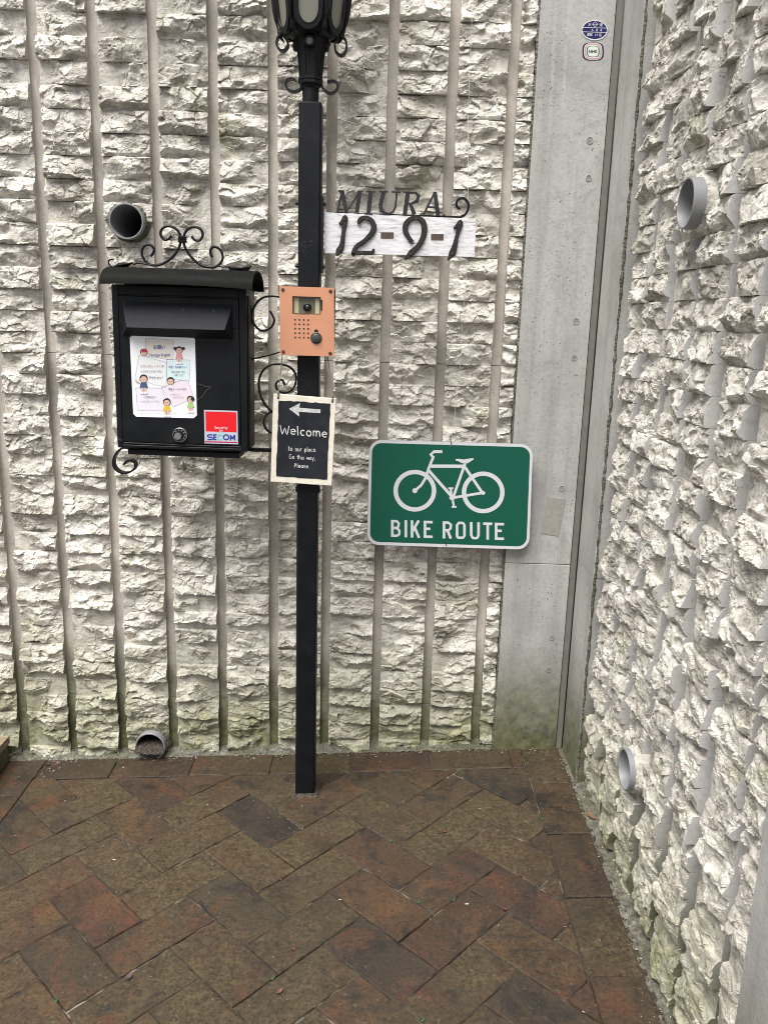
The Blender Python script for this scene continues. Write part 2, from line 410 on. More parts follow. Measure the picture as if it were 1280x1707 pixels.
def facets(x, y, s, size):
    """chipped planes: the plane of the nearest of scattered chip centres"""
    X = x/size; Y = y/size; ix = np.floor(X); iy = np.floor(Y)
    best = np.full(X.shape, 9e9); H = np.zeros(X.shape)
    for dx in (-1, 0, 1):
        for dy in (-1, 0, 1):
            cx = ix+dx; cy = iy+dy
            px = cx+hash2(cx, cy, s); py = cy+hash2(cx, cy, s+5)
            d = (X-px)**2+(Y-py)**2
            h = (hash2(cx, cy, s+9)-.5)*.9+(hash2(cx, cy, s+13)-.5)*2.0*(X-px)+(hash2(cx, cy, s+21)-.5)*2.6*(Y-py)
            m = d < best; best = np.where(m, d, best); H = np.where(m, h, H)
    return H*size
def split_face(U, V, W, H, r, amp, s):
    """protrusion of a split block face. U across, V up, in metres"""
    Uw = U+.006*fbm(U/.045, V/.03, s+1, 2); Vw = V+.005*fbm(U/.04, V/.03, s+2, 2)
    kind = r.rand()
    vr = (r.uniform(-.05, .12) if kind < .62 else r.uniform(.18, .48))*H+.26*H*fbm(U/.06+3.1, V*0+.5, s+3, 2)
    a = r.uniform(.011, .025)
    s1 = r.uniform(.18, .46); s2 = r.uniform(.7, 2.2)
    h = a-np.maximum(s1*(Vw-vr), s2*(vr-Vw))
    # a few larger fracture planes cut it
    for k in range(4):
        an = r.uniform(0, 2*math.pi); g = r.uniform(.12, .50); c0_ = r.uniform(.013, .028)
        h = np.minimum(h, c0_-g*(math.cos(an)*(Uw-r.uniform(.1, .9)*W)+math.sin(an)*(Vw-r.uniform(.1, .9)*H)))
    h = h+.19*facets(Uw, Vw*1.4, s+4, .032)
    m_ = np.clip((fbm(U/.03, V/.03, s+60, 2)+.1)*3, 0, 1)      # some areas chipped finely, some almost smooth
    h = h+m_*(.24*facets(Uw, Vw*1.3, s+40, .013)+.0016*fbm(U/.009, V/.009, s+5, 2))+.0008*fbm(U/.014, V/.014, s+6, 2)
    ck = np.abs(fbm(U/.030+7.7, V/.022, s+77, 2)); h = h-.0018*np.clip(1-ck/.10, 0, 1)*np.clip((fbm(U/.05, V/.05, s+78, 1))*3+.3, 0, 1)   # fissures
    h = h-.0060*np.clip(1-(H-V)/.0030, 0, 1)*np.clip(1.6*vnoise(U/.02, V*0+2.2, s+90)-.1, 0, 1)
    # conchoidal scoops
    for k in range(2):
        if r.rand() < .5:
            cx, cy, R = r.uniform(.05, .95)*W, r.uniform(.1, .6)*H, r.uniform(.012, .028)
            d2 = ((Uw-cx)**2+((Vw-cy)*1.5)**2)/(R*R); h = h-np.where(d2 < 1, (1-d2)*R*.38, 0)
    return np.maximum(h*amp, -.006)
def block_mesh(name, org, ud, nd, W, H, seed, res, amp, back, holes=(), sink=0.0, side_mat=None):
    """one split block: org = lower corner on the mid plane, ud = along, nd = out of the wall"""
    r = np.random.RandomState(seed)
    nu = max(3, int(round(W/res))); nv = max(3, int(round(H/res)))
    u = np.linspace(0, W, nu+1); v = np.linspace(0, H, nv+1); U, V = np.meshgrid(u, v)
    h = split_face(U, V, W, H, r, amp, seed*7)-sink
    ud = np.array(ud, float); nd = np.array(nd, float); org = np.array(org, float)
    P = U[..., None]*ud+V[..., None]*np.array([0, 0, 1.])+h[..., None]*nd
    nvt = (nu+1)*(nv+1); idx = np.arange(nvt).reshape(nv+1, nu+1)
    q = np.stack([idx[:-1, :-1], idx[:-1, 1:], idx[1:, 1:], idx[1:, :-1]], -1).reshape(-1, 4)
    for (hc, hr) in holes:
        c = P.reshape(-1, 3)[q].mean(1)+org
        d = c-np.array(hc); d = d-np.outer(d@nd, nd)
        q = q[np.linalg.norm(d, axis=1) > hr]
    per = np.concatenate([idx[0, :-1], idx[:-1, -1], idx[-1, :0:-1], idx[:0:-1, 0]])
    n = len(per); A = P.reshape(-1, 3)[per]; B = A-((A@nd)+back)[:, None]*nd
    verts = np.concatenate([P.reshape(-1, 3), A, B]); base = nvt
    i = np.arange(n); j = (i+1) % n
    sk = np.stack([base+j, base+i, base+n+i, base+n+j], -1)
    if holes:
        c = verts[sk].mean(1)+org; keep = np.ones(len(sk), bool)
        for (hc, hr) in holes:
            d = c-np.array(hc); d = d-np.outer(d@nd, nd); keep &= np.linalg.norm(d, axis=1) > hr
    else: keep = np.ones(len(sk), bool)
    side = np.zeros(n, int); e1 = nu; e2 = nu+nv; e3 = 2*nu+nv
    side[e1:e2] = 1; side[e3:] = 1
    faces = np.concatenate([q, sk[keep]]); mi = np.concatenate([np.zeros(len(q), int), side[keep]])
    flip = np.dot(np.cross(ud, [0, 0, 1.]), nd) < 0
    if flip: faces = faces[:, ::-1]
    me = bpy.data.meshes.new(name)
    me.vertices.add(len(verts)); me.vertices.foreach_set('co', verts.astype(np.float32).ravel())
    me.loops.add(faces.size); me.loops.foreach_set('vertex_index', faces.astype(np.int32).ravel())
    me.polygons.add(len(faces)); me.polygons.foreach_set('loop_start', np.arange(0, faces.size, 4, dtype=np.int32))
    me.materials.append(STONE); me.materials.append(side_mat or SMOOTH)
    me.polygons.foreach_set('material_index', mi.astype(np.int32))
    sm = np.zeros(len(faces), bool); sm[:len(q)] = False
    me.polygons.foreach_set('use_smooth', sm)
    me.update(calc_edges=True)
    return me
def join_blocks(name, metas, parent, side_mat=None, **kw):
    """many out-of-sight blocks as one part"""
    bm = bmesh.new()
    for me, loc in metas:
        n0 = len(bm.verts); bm.from_mesh(me); bm.verts.ensure_lookup_table()
        bmesh.ops.translate(bm, vec=Vector(loc), verts=bm.verts[n0:])
        bpy.data.meshes.remove(me)
    me = bpy.data.meshes.new(name); bm.to_mesh(me); bm.free()
    me.materials.append(STONE); me.materials.append(side_mat or SMOOTH)
    o = bpy.data.objects.new(name, me); COL.objects.link(o); o.parent = parent
    for k, v in kw.items(): o[k] = v
    return o
def project(p):
    d = Vector(p)-CAM; x = d.dot(Vector((1, 0, 0))); 
    dc = Vector((c0.dot(d), -c1.dot(d), -c2.dot(d)))
    return CX+F*dc.x/dc.z, CY+F*dc.y/dc.z, dc.z
CH = 1/18.0; Z0 = .137
PIPE_R = .0445
back_pipes = [Vector((at(210, 368, -.036).x, 0, at(210, 368, -.036).z)), Vector((at(250, 1246, -.036).x, 0, at(250, 1246, -.036).z))]
def on_x(u, v, x):
    dc = Vector((u-CX, v-CY, F)); d = Vector((RT.dot(dc), FW.dot(dc), UP.dot(dc))); return CAM+d*((x-CAM.x)/d.x)
RX = (.525, .535)
side_pipes = [Vector((0, on_x(1142, 338, RX[0]).y, on_x(1142, 338, RX[0]).z)), Vector((0, on_x(1040, 1283, RX[1]).y, on_x(1040, 1283, RX[1]).z))]

# ------------------------------------------------------------------ the back wall
backwall = empty('retaining_wall', (0, 0, 0), label='ribbed split-face concrete retaining wall behind the lamp post and mailbox', category='wall')
GX = [-.009+.15*k for k in range(-13, 3)]
GW = .0265
cols = [(GX[i]+GW/2, GX[i+1]-GW/2) for i in range(len(GX)-1)]+[(GX[-1]+GW/2, .3415)]
back_stuff = []; nb_ = 0
cand = []
for ci, (xa, xb) in enumerate(cols):
    for k in range(-4, 43):
        z = Z0+k*CH
        pa = project((xa, 0, z)); pb = project((xb, 0, z+CH))
        vis = pa[0] < 1285 and pb[0] > -5 and pb[1] < 1262 and pa[1] > -5
        hid = (190 < pa[0] and pb[0] < 415 and pb[1] > 490 and pa[1] < 745) or (625 < pa[0] and pb[0] < 880 and pb[1] > 745 and pa[1] < 905)
        size = max(0, min(pb[0], 1280)-max(pa[0], 0))*max(0, min(pa[1], 1245)-max(pb[1], 0))
        if hid or not vis: size = 0
        if z+CH < floor_z(xa, 0)-.05: continue
        cand.append((size, ci, k, xa, xb, z))
cand.sort(key=lambda c: -c[0])
for n_, (size, ci, k, xa, xb, z) in enumerate(cand):
    holes = []
    for hc in back_pipes:
        if xa-.05 < hc.x < xb+.05 and z-.06 < hc.z < z+CH+.06: holes.append((tuple(hc), PIPE_R-.001))
    individual = n_ < 300 and size > 0
    res = .0026 if size > 0 else .009
    cold = ci*100+k+500
    me = block_mesh('split_block', (xa, -.002, z+.0002), (1, 0, 0), (0, -1, 0), xb-xa, CH-.0004, cold, res, 1.0, .06, holes)
    if individual:
        o = bpy.data.objects.new('split_block', me); COL.objects.link(o); o.location = (xa, -.002, z+.0002); o.parent = backwall
    else: back_stuff.append((me, (xa, -.002, z+.0002)))
join_blocks('split_blocks_beyond', back_stuff, backwall, kind='stuff')
seams = [-.15, Z0, Z0+1, Z0+2, Z0+2.4]
for gi, gx in enumerate(GX):
    for a, b in zip(seams[:-1], seams[1:]):
        m = MB(); jit = random.uniform(-.0006, .0006); n = 6
        x0, x1 = gx-GW/2-.004, gx+GW/2+.004
        pr = [(x0, .012), (gx-.006, .0135), (gx+.006, .0130), (x1, .0115)]
        v = []; 
        for zz in (a+.0008, b-.0008): v += [(x, y+jit, zz) for x, y in pr]+[(x1, .08, zz), (x0, .08, zz)]
        fs = [(i, (i+1) % 6, 6+(i+1) % 6, 6+i) for i in range(6)]+[(5, 4, 3, 2, 1, 0), tuple(range(6, 12))]
        m.add(v, fs); m.build('groove_strip', SMOOTH, backwall)
MB().box((-2.3, .30, -.6), (.95, .5, 2.62)).build('wall_core', FAIR, backwall)
TIESHADE = m_simple('tie_hole_shade', (.27, .265, .25), .9, var=.6, bump=.6, scale=120)  # darker disc colour paints the shadow inside the form tie holes
# fair-faced pilaster in the corner, in two lifts
pil = empty('concrete_pilaster', (.44, 0, 0), label='smooth grey concrete pilaster in the corner beside the ribbed wall', category='pilaster')
PF = -.035
zj = at(890, 940, PF).z
def slab(name, x0, x1, y0, y1, z0, z1, mat_, parent, bev=.004):
    m = MB(); m.prism([Vector((x0, y0, z0)), Vector((x1, y0, z0)), Vector((x1, y0, z1)), Vector((x0, y0, z1))], y1-y0, bevel=bev)
    return m.build(name, mat_, parent)
slab('lower_lift', .3445, .5265, PF, .2, -.15, zj-.0008, FAIR, pil, .0012)
slab('upper_lift', .3445, .5265, PF, .2, zj+.0008, 2.62, FAIR, pil, .0012)
MB().box((.350, PF+.006, zj-.004), (.522, .1, zj+.004)).build('joint_filler', m_simple('joint_dark', (.10, .095, .085), .9, bump=.6), pil)
# rough mortar bead along the pilaster's left arris
m = MB(); rr = random.Random(3); P = []
for i in range(130):
    z = -.1+i*.021; P.append(Vector((.3435+rr.uniform(-.0012, .0012), -.026+rr.uniform(-.001, .001), z)))
m.tube(P, [.0042+rr.uniform(-.0012, .0014) for _ in P], 6); m.build('mortar_bead', MORTAR, pil)
for (u, v, r) in ((983, 233, 5.2), (981, 296, 4.6), (960, 535, 5.2), (957, 596, 4.6), (936, 814, 5.0), (920, 1063, 4.4), (915, 1117, 4.6)):
    c = at(u, v, PF); R = r*.00158
    m = MB(); m.lathe(c, [(R*1.0, .0002), (R*1.12, -.0012), (R*.9, -.0016), (R*.82, .0000)], 16, 'y'); m.disc(c+Vector((0, -.0006, 0)), R*.86, .0005, 16, 1)
    m.build('form_tie_disc', [FAIR, TIESHADE], pil)
q = [(912, 829), (943, 832), (931, 894), (902, 889)]
m = MB(); m.prism([at(u, v, PF-.0012) for u, v in q], .001); m.build('tape_patch', PATCH, pil, label='brown rectangle of old tape residue')

# ------------------------------------------------------------------ the side wall
XW = .565
sidewall = empty('side_wall', (XW, -.7, 0), label='rough split-rib concrete side wall with two grey drain pipes', category='wall')
GY = [-.235-.15*k for k in range(7)]
scols = [(GY[i]-GW/2, GY[i+1]+GW/2) for i in range(6)]+[(GY[6]-GW/2, -1.222)]
side_stuff = []; cand = []
for ci, (ya, yb) in enumerate(scols):
    for k in range(-4, 43):
        z = Z0+k*CH
        ps = [project((XW, y, zz)) for y in (ya, yb) for zz in (z, z+CH)]
        x0 = min(p[0] for p in ps); x1 = max(p[0] for p in ps); y0 = min(p[1] for p in ps); y1 = max(p[1] for p in ps)
        size = max(0, min(x1, 1280)-max(x0, 0))*max(0, min(y1, 1707)-max(y0, 0))
        if z+CH < floor_z(.55, ya)-.04: continue
        cand.append((size, ci, k, ya, yb, z))
cand.sort(key=lambda c: -c[0])
for n_, (size, ci, k, ya, yb, z) in enumerate(cand):
    holes = []
    for hc in side_pipes:
        if yb-.05 < hc.y < ya+.05 and z-.06 < hc.z < z+CH+.06: holes.append(((XW, hc.y, hc.z), PIPE_R-.001))
    res = .0024 if size > 0 else .009
    rr = random.Random(ci*77+k); sink = rr.uniform(-.003, .003)
    me = block_mesh('split_block', (XW, ya, z+.0002), (0, -1, 0), (-1, 0, 0), ya-yb, CH-.0004, ci*91+k+9000, res, .80, .07, holes, sink, SMOOTHG)
    loc = Vector((XW, ya, z+.0002))-sidewall.location
    if size > 0 and n_ < 300:
        o = bpy.data.objects.new('split_block', me); COL.objects.link(o); o.location = loc; o.parent = sidewall
    else: side_stuff.append((me, loc))
join_blocks('split_blocks_beyond', side_stuff, sidewall, SMOOTHG, kind='stuff')
for gy in GY:
    zs = [(a+.0008, b-.0008) for a, b in zip(seams[:-1], seams[1:])]
    for hc in side_pipes:
        if abs(gy-hc.y) < PIPE_R+GW/2:
            new = []
            for a, b in zs:
                if a < hc.z < b: new += [(a, hc.z-PIPE_R*.8), (hc.z+PIPE_R*.8, b)]
                else: new.append((a, b))
            zs = new
    for a, b in zs:
        MB().box((XW+.025, gy-GW/2-.004, a), (XW+.09, gy+GW/2+.004, b)).build('groove_strip', SMOOTHG, sidewall)
MB().box((XW+.32, -2.4, -.6), (XW+.5, .25, 2.62)).build('wall_core', FAIR, sidewall)
def slabx(name, y0, y1, x0, x1, z0, z1, mat_, parent, bev=.004):
    """slab whose face looks towards -x at x0"""
    o = [(x0, y0+bev, z0), (x0, y1-bev, z0), (x0+bev, y1, z0), (x1, y1, z0), (x1, y0, z0), (x0+bev, y0, z0)]
    v = [Vector(p) for p in o]+[Vector((p[0], p[1], z1)) for p in o]
    fs = [(i, (i+1) % 6, 6+(i+1) % 6, 6+i) for i in range(6)]+[(5, 4, 3, 2, 1, 0), tuple(range(6, 12))]
    return MB().add(v, fs).build(name, mat_, parent)
zs_ = .613
slabx('end_margin', -.2185, -.034, .5465, .85, -.15, zs_-.0012, SMOOTH2, sidewall)
slabx('end_margin', -.2185, -.034, .5465, .85, zs_+.0012, 2.62, SMOOTH2, sidewall)
# rough broken arris of the margin
rr = random.Random(8); P = [Vector((.5500+rr.uniform(-.001, .001), -.2185+rr.uniform(-.0012, .0012), -.05+i*.013)) for i in range(205)]
MB().tube(P, [.0030+rr.uniform(-.0012, .0016) for _ in P], 6).build('broken_arris', MORTAR, sidewall)
slabx('near_margin', -2.4, -1.224, .552, .88, -.15, 2.62, SMOOTH2, sidewall)
c = Vector((.5525, -1.30, .135)); m = MB()
pt = None
m.lathe((.5515, -1.305, .125), [(.0125, -.0006), (.0125, .003)], 16, 'x', cap=True); m.build('form_tie_disc', PATCH, sidewall)
# sealant strip in the corner joint
m = MB(); m.box((.5285, -.031, -.1), (.5445, .1, 2.62)); m.build('sealant_strip', SEAL, sidewall)

# ------------------------------------------------------------------ drain pipes
def pipe_y(c, yf, label, mud=False, cut=0.0):
    t = empty('drain_pipe', (c.x, yf, c.z), label=label, category='pipe', group='grey drain pipes set in the walls')
    R = PIPE_R
    m = MB(); m.lathe((c.x, 0, c.z), [(R, .28), (R, yf+.001), (R-.001, yf), (R-.0035, yf), (R-.0042, yf+.0015), (R-.0042, .28)], 40, 'y')
    m.build('pipe_wall', PVC, t, smooth=True)
    m = MB(); m.lathe((c.x, 0, c.z), [(.0005, .20), (R-.0035, .20)], 40, 'y'); m.build('pipe_depth_shade', HOLESHADE, t)  # black cap painting the dark depth of the pipe
    m = MB(); rr = random.Random(5); n = 40
    for i in range(3): pass
    prof = []
    v = []; 
    for ri, (rad, yy) in enumerate(((R-.001, -.016), (R+.003, -.014), (R+.006, -.006), (R+.008, .012))):
        for k in range(n):
            a = 2*math.pi*k/n; q = rr.uniform(-.0025, .0025)
            v.append((c.x+(rad+q)*math.cos(a), yy+rr.uniform(-.002, .002), c.z+(rad+q)*math.sin(a)))
    fs = [(i*n+k, i*n+(k+1) % n, (i+1)*n+(k+1) % n, (i+1)*n+k) for i in range(3) for k in range(n)]
    m.add(v, fs); m.build('mortar_collar', MORTAR, t)
    if mud:
        m = MB(); rr = random.Random(9); v = []; fs = []; nx, ny = 22, 22
        for j in range(ny+1):
            for i in range(nx+1):
                x = c.x-R*.97+2*R*.97*i/nx; y = yf-.02+.16*j/ny
                z = c.z-.012+.012*math.sin(j*.3)+.022*j/ny+rr.uniform(-.003, .003)
                v.append((x, y, min(z, c.z+.03)))
        for j in range(ny):
            for i in range(nx): a = j*(nx+1)+i; fs.append((a, a+1, a+nx+2, a+nx+1))
        m.add(v, fs); m.build('silt', MORTAR if False else SANDD, t, kind='stuff')
    return t
SANDD = m_simple('dark_silt', (.022, .018, .014), .95, var=.6, bump=1.0, bscale=300, scale=160, dark=(.16, .12, .09))
pipe_y(back_pipes[0], -.036, 'grey plastic drain pipe poking from the wall above the mailbox')
pipe_y(back_pipes[1], -.036, 'half-buried drain pipe full of silt at the foot of the wall', True)
def pipe_x(c, xf, tilt, label):
    t = empty('drain_pipe', (xf, c.y, c.z), label=label, category='pipe', group='grey drain pipes set in the walls')
    R = PIPE_R; n = 40
    m = MB(); m.lathe((0, c.y, c.z), [(R, XW+.26), (R, xf+.001), (R-.001, xf), (R-.0035, xf), (R-.0042, xf+.0015), (R-.0042, XW+.26)], n, 'x')
    m.build('pipe_wall', PVC, t, smooth=True)
    MB().lathe((0, c.y, c.z), [(.0005, XW+.2), (R-.0035, XW+.2)], n, 'x').build('pipe_depth_shade', HOLESHADE, t)  # black cap in place of the shade deep in the pipe
    m = MB(); rr = random.Random(6); v = []
    for (rad, xx) in ((R-.001, XW-.018), (R+.004, XW-.014), (R+.009, XW-.004), (R+.012, XW+.02)):
        for k in range(n):
            a = 2*math.pi*k/n; q = rr.uniform(-.0012, .0012)
            v.append((xx+rr.uniform(-.0015, .0015), c.y+(rad+q)*math.cos(a), c.z+(rad+q)*math.sin(a)))
    m.add(v, [(i*n+k, i*n+(k+1) % n, (i+1)*n+(k+1) % n, (i+1)*n+k) for i in range(3) for k in range(n)])
    m.build('mortar_collar', STONE, t)
    return t
pipe_x(side_pipes[0], RX[0], 0, 'grey drain pipe sticking far out of the side wall, the upper one')
pipe_x(side_pipes[1], RX[1], 0, 'grey drain pipe low in the side wall near the brick paving')

# ------------------------------------------------------------------ ground and paving
gr = bmesh.new(); S = 40; xs_ = [-1500, -300, -60, -12, -6, -4, -3, -2, -1, 0, 1, 2, 3, 4, 6, 12, 60, 300, 1500]
vv = {}
for i, x in enumerate(xs_):
    for j, y in enumerate(xs_):
        cx, cy = max(-4, min(4, x)), max(-4, min(4, y)); vv[i, j] = gr.verts.new((x, y, floor_z(cx, cy)-.075))
for i in range(len(xs_)-1):
    for j in range(len(xs_)-1): gr.faces.new((vv[i, j], vv[i+1, j], vv[i+1, j+1], vv[i, j+1]))
me = bpy.data.meshes.new('ground'); gr.to_mesh(me); gr.free()
ASPH = m_simple('ground_asphalt', (.055, .054, .052), .9, var=.4, bump=.6, scale=3)
link_mesh('ground', me, ASPH, kind='structure')
paving = empty('brick_paving', (0, 0, 0), kind='structure')
def clip(poly, a, b, c):        # keep a*x+b*y <= c
    out = []
    for i in range(len(poly)):
        p, q = poly[i-1], poly[i]; dp = a*p[0]+b*p[1]-c; dq = a*q[0]+b*q[1]-c
        if (dp <= 0) != (dq <= 0):
            t = dp/(dp-dq); out.append((p[0]+(q[0]-p[0])*t, p[1]+(q[1]-p[1])*t))
        if dq <= 0: out.append(q)
    return out
def area(p): return .5*sum(p[i-1][0]*p[i][1]-p[i][0]*p[i-1][1] for i in range(len(p)))
brr = random.Random(21)
def brick(poly, gap=.0013):
    if len(poly) < 3: return
    if area(poly) < 0: poly = poly[::-1]
    # drop repeated corners
    pp = []
    for p in poly:
        if not pp or math.hypot(p[0]-pp[-1][0], p[1]-pp[-1][1]) > .004: pp.append(p)
    if math.hypot(pp[0][0]-pp[-1][0], pp[0][1]-pp[-1][1]) < .004: pp.pop()
    if len(pp) < 3 or area(pp) < .0006: return
    A = [Vector((x, 0, y)) for x, y in pp]
    A = inset(A, gap+brr.uniform(0, .0007)); B = inset(A, .0022)
    A = [a+Vector((brr.uniform(-.0006, .0006), 0, brr.uniform(-.0006, .0006))) for a in A]
    cx = sum(a.x for a in A)/len(A); cy = sum(a.z for a in A)/len(A)
    dz = brr.uniform(-.0016, .0016); tx, ty = brr.uniform(-.012, .012), brr.uniform(-.012, .012)
    def zf(x, y, d): return floor_z(x, y)+dz+tx*(x-cx)+ty*(y-cy)-d
    def rag(P, amp):
        o_ = []
        for i in range(len(P)):
            a_, b_ = P[i], P[(i+1) % len(P)]; k_ = max(1, int((b_-a_).length/.019))
            for j in range(k_): o_.append(lerp(a_, b_, j/k_)+(Vector((brr.uniform(-amp, amp), 0, brr.uniform(-amp, amp))) if j else Vector((0, 0, 0))))
        return o_
    st0 = brr.getstate(); A = rag(A, .0006); B2 = rag(B, .0012)
    B = B2 if len(B2) == len(A) else [lerp(a_, Vector((cx, 0, cy)), .03) for a_ in A]
    n = len(A); v = []
    for ring, d in ((B, 0), (A, .0024), (A, .055)):
        v += [(a.x, a.z, zf(a.x, a.z, d)) for a in ring]
    fs = [tuple(range(n))]+[(k*n+i, (k+1)*n+i, (k+1)*n+(i+1) % n, k*n+(i+1) % n) for k in range(2) for i in range(n)]
    return MB().add(v, fs).build('brick', BRICK, paving)
OX, OY, MO, RR_ = .05756, -.47437, .0795558, -.0001104
def node(i, j): s_, d_ = i+j, i-j; return (OX+MO*s_-RR_*d_*-1*-1, OY+MO*d_+RR_*s_)
XL, XR, YT = -.981, .426, -.136
for i in range(-26, 16):
    for j in range(-20, 26):
        k = (i+j) % 4
        if k == 0: poly = [node(i, j), node(i+2, j), node(i+2, j+1), node(i, j+1)]
        elif k == 2: poly = [node(i, j), node(i+1, j), node(i+1, j+2), node(i, j+2)]
        else: continue
        cx = sum(p[0] for p in poly)/4; cy = sum(p[1] for p in poly)/4
        if cy < -1.95 or cy > .1 or cx > .6 or cx < -1.25: continue
        poly = clip(poly, 0, 1, YT); poly = clip(poly, 1, 0, XR) if poly else poly; poly = clip(poly, -1, 0, -XL) if poly else poly
        if poly: brick(poly)
def rect(x0, y0, x1, y1): return [(x0, y0), (x1, y0), (x1, y1), (x0, y1)]
bx = [.426, .387, .156, -.074, -.305, -.535, -.766, -.978]
for a, b in zip(bx[:-1], bx[1:]): brick(rect(b, YT, a, -.030))
by = [-.032, -.217, -.444, -.671, -.893, -1.12, -1.35, -1.58, -1.81, -2.04]
for a, b in zip(by[:-1], by[1:]): brick(rect(.426, b, .536, a))
ly = [-.030, -.215, -.445, -.675, -.905, -1.135, -1.365, -1.595, -1.825, -2.05]
for a, b in zip(ly[:-1], ly[1:]): brick(rect(-1.093, b, XL, a))
# sand bed just below the brick faces
m = MB(); v = []; fs = []; nx, ny = 120, 130; rr = random.Random(2)
for j in range(ny+1):
    for i in range(nx+1):
        x = -1.10+1.645*i/nx; y = -2.05+2.03*j/ny; v.append((x, y, floor_z(x, y)-.0042+rr.uniform(-.0020, .0024)))
for j in range(ny):
    for i in range(nx): a = j*(nx+1)+i; fs.append((a, a+1, a+nx+2, a+nx+1))
me = bpy.data.meshes.new('joint_sand'); me.from_pydata(v, [], fs); link_mesh('joint_sand', me, SAND, kind='structure')
# gritty mortar strips between paving and walls
def strip(x0, y0, x1, y1, nx, ny, hump, seed):
    rr = random.Random(seed); v = []; fs = []
    for j in range(ny+1):
        for i in range(nx+1):
            s_, t_ = i/nx, j/ny; x = lerp(x0, x1, s_); y = lerp(y0, y1, t_)
            v.append((x, y, floor_z(x, y)+hump(s_, t_)+rr.uniform(-.0018, .0018)+.004*(vnoise(np.array([x*35.]), np.array([y*35.]), 3)[0]-.5)))
    for j in range(ny):
        for i in range(nx): a = j*(nx+1)+i; fs.append((a, a+1, a+nx+2, a+nx+1))
    me = bpy.data.meshes.new('mortar_strip'); me.from_pydata(v, [], fs); return link_mesh('mortar_strip', me, MORTAR, kind='structure')
strip(-1.10, -.031, .53, .02, 400, 14, lambda s_, t_: -.002+.014*t_, 1)
strip(.535, -1.9, .61, -.03, 22, 420, lambda s_, t_: -.004+.014*s_, 2)

# timber step at the far left
z_s = at(22, 1225, -.02).z
st = empty('timber_step', (-1.3, -.4, 0), label='light timber step at the left edge by the wall', category='step')
xe = -1.090
MB().box((-1.9, -.9, z_s-.022), (xe, -.028, z_s)).build('tread_board', WOOD, st)
MB().box((-1.9, -.89, -.12), (xe-.006, -.030, z_s-.0225)).build('riser_board', m_simple('riser_wood', (.10, .085, .055), .75, var=.4, scale=14), st)
print('structure done', len(bpy.data.objects))
#PART2
# ------------------------------------------------------------------ lettering: pen strokes
def arc(cx, cy, rx, ry, a0, a1, n=10):
    return [(cx+rx*math.cos(math.radians(a0+(a1-a0)*i/n)), cy+ry*math.sin(math.radians(a0+(a1-a0)*i/n))) for i in range(n+1)]
G = {   # advance width, strokes; cap height 1, x-height .62
 'W': (.95, [[(0, 1), (.22, 0), (.45, .72), (.68, 0), (.92, 1)]]),
 'e': (.58, [[(.05, .33), (.5, .36)]+arc(.28, .32, .23, .29, 10, 320, 12)]),
 'l': (.26, [[(.1, 1.05), (.1, 0)]]),
 'c': (.52, [arc(.27, .30, .22, .29, 50, 310, 10)]),
 'o': (.60, [arc(.28, .30, .23, .29, 0, 360, 14)]),
 'm': (.86, [[(.06, .62), (.06, 0)], [(.06, .42)]+arc(.22, .42, .14, .19, 150, 0, 6)+[(.37, 0)], [(.37, .42)]+arc(.55, .42, .16, .19, 160, 0, 6)+[(.72, 0)]]),
 't': (.46, [[(.2, .95), (.2, .12), (.34, .02)], [(0, .62), (.4, .64)]]),
 'u': (.60, [[(.06, .6), (.06, .2)]+arc(.25, .2, .19, .2, 180, 350, 6), [(.46, .62), (.46, 0)]]),
 'r': (.42, [[(.06, .62), (.06, 0)], [(.06, .38), (.2, .56), (.36, .58)]]),
 'p': (.58, [[(.06, .62), (.06, -.35)], arc(.27, .32, .21, .27, 150, -150, 12)]),
 'a': (.58, [arc(.25, .3, .2, .27, 20, 340, 12), [(.46, .6), (.46, .02)]]),
 '.': (.28, [[(.08, .0), (.14, .07)]]), ',': (.28, [[(.14, .1), (.06, -.16)]]),
 'G': (.80, [arc(.38, .5, .34, .48, 45, 330, 12)+[(.68, .42), (.42, .42)]]),
 'h': (.58, [[(.06, 1.0), (.06, 0)], [(.06, .35)]+arc(.26, .36, .2, .22, 150, 0, 6)+[(.46, 0)]]),
 'i': (.22, [[(.08, .6), (.08, 0)], [(.08, .82), (.09, .9)]]),
 's': (.50, [[(.42, .55), (.2, .62), (.06, .48), (.2, .34), (.38, .22), (.3, .03), (.04, .06)]]),
 'w': (.74, [[(0, .6), (.16, .02), (.32, .5), (.48, .02), (.66, .6)]]),
 'y': (.56, [[(.02, .6), (.24, .08)], [(.48, .62), (.12, -.32)]]),
 'P': (.60, [[(.06, .95), (.06, 0)], [(.06, .95)]+arc(.22, .68, .26, .27, 80, -90, 8)+[(.06, .42)]]),
 ' ': (.5, []),
}
def quadmap(crop, p0, p1, up, y):
    """unit frame: p0->p1 is one unit to the right along the baseline, up is one cap height, all in detail pixels"""
    def f(x, z): return crop(p0[0]+(p1[0]-p0[0])*x+up[0]*z, p0[1]+(p1[1]-p0[1])*x+up[1]*z, y)
    return f
def pen_text(m, txt, crop, base0, base1, cap, y, width, dy, wob=.02, seed=1):
    rr = random.Random(seed); tot = sum(G[c][0]+.08 for c in txt); x = 0; hlen = math.hypot(base1[0]-base0[0], base1[1]-base0[1])
    k = 1/tot; i = 0
    for c in txt:
        wd, st_ = G[c]; j = rr.uniform(-.03, .03)
        for s_ in st_:
            pts = []
            for (a, b) in s_:
                t = (x+a)*k; pts.append(crop(base0[0]+(base1[0]-base0[0])*t+rr.uniform(-wob, wob)*cap*.3, base0[1]+(base1[1]-base0[1])*t-(b+j)*cap, y-i*.00002))
            i += 1
            if len(pts) > 2: pts = spline(pts, 3)
            m.strap(pts, width*(1+rr.uniform(-.15, .15)), dy)
        x += wd+.08
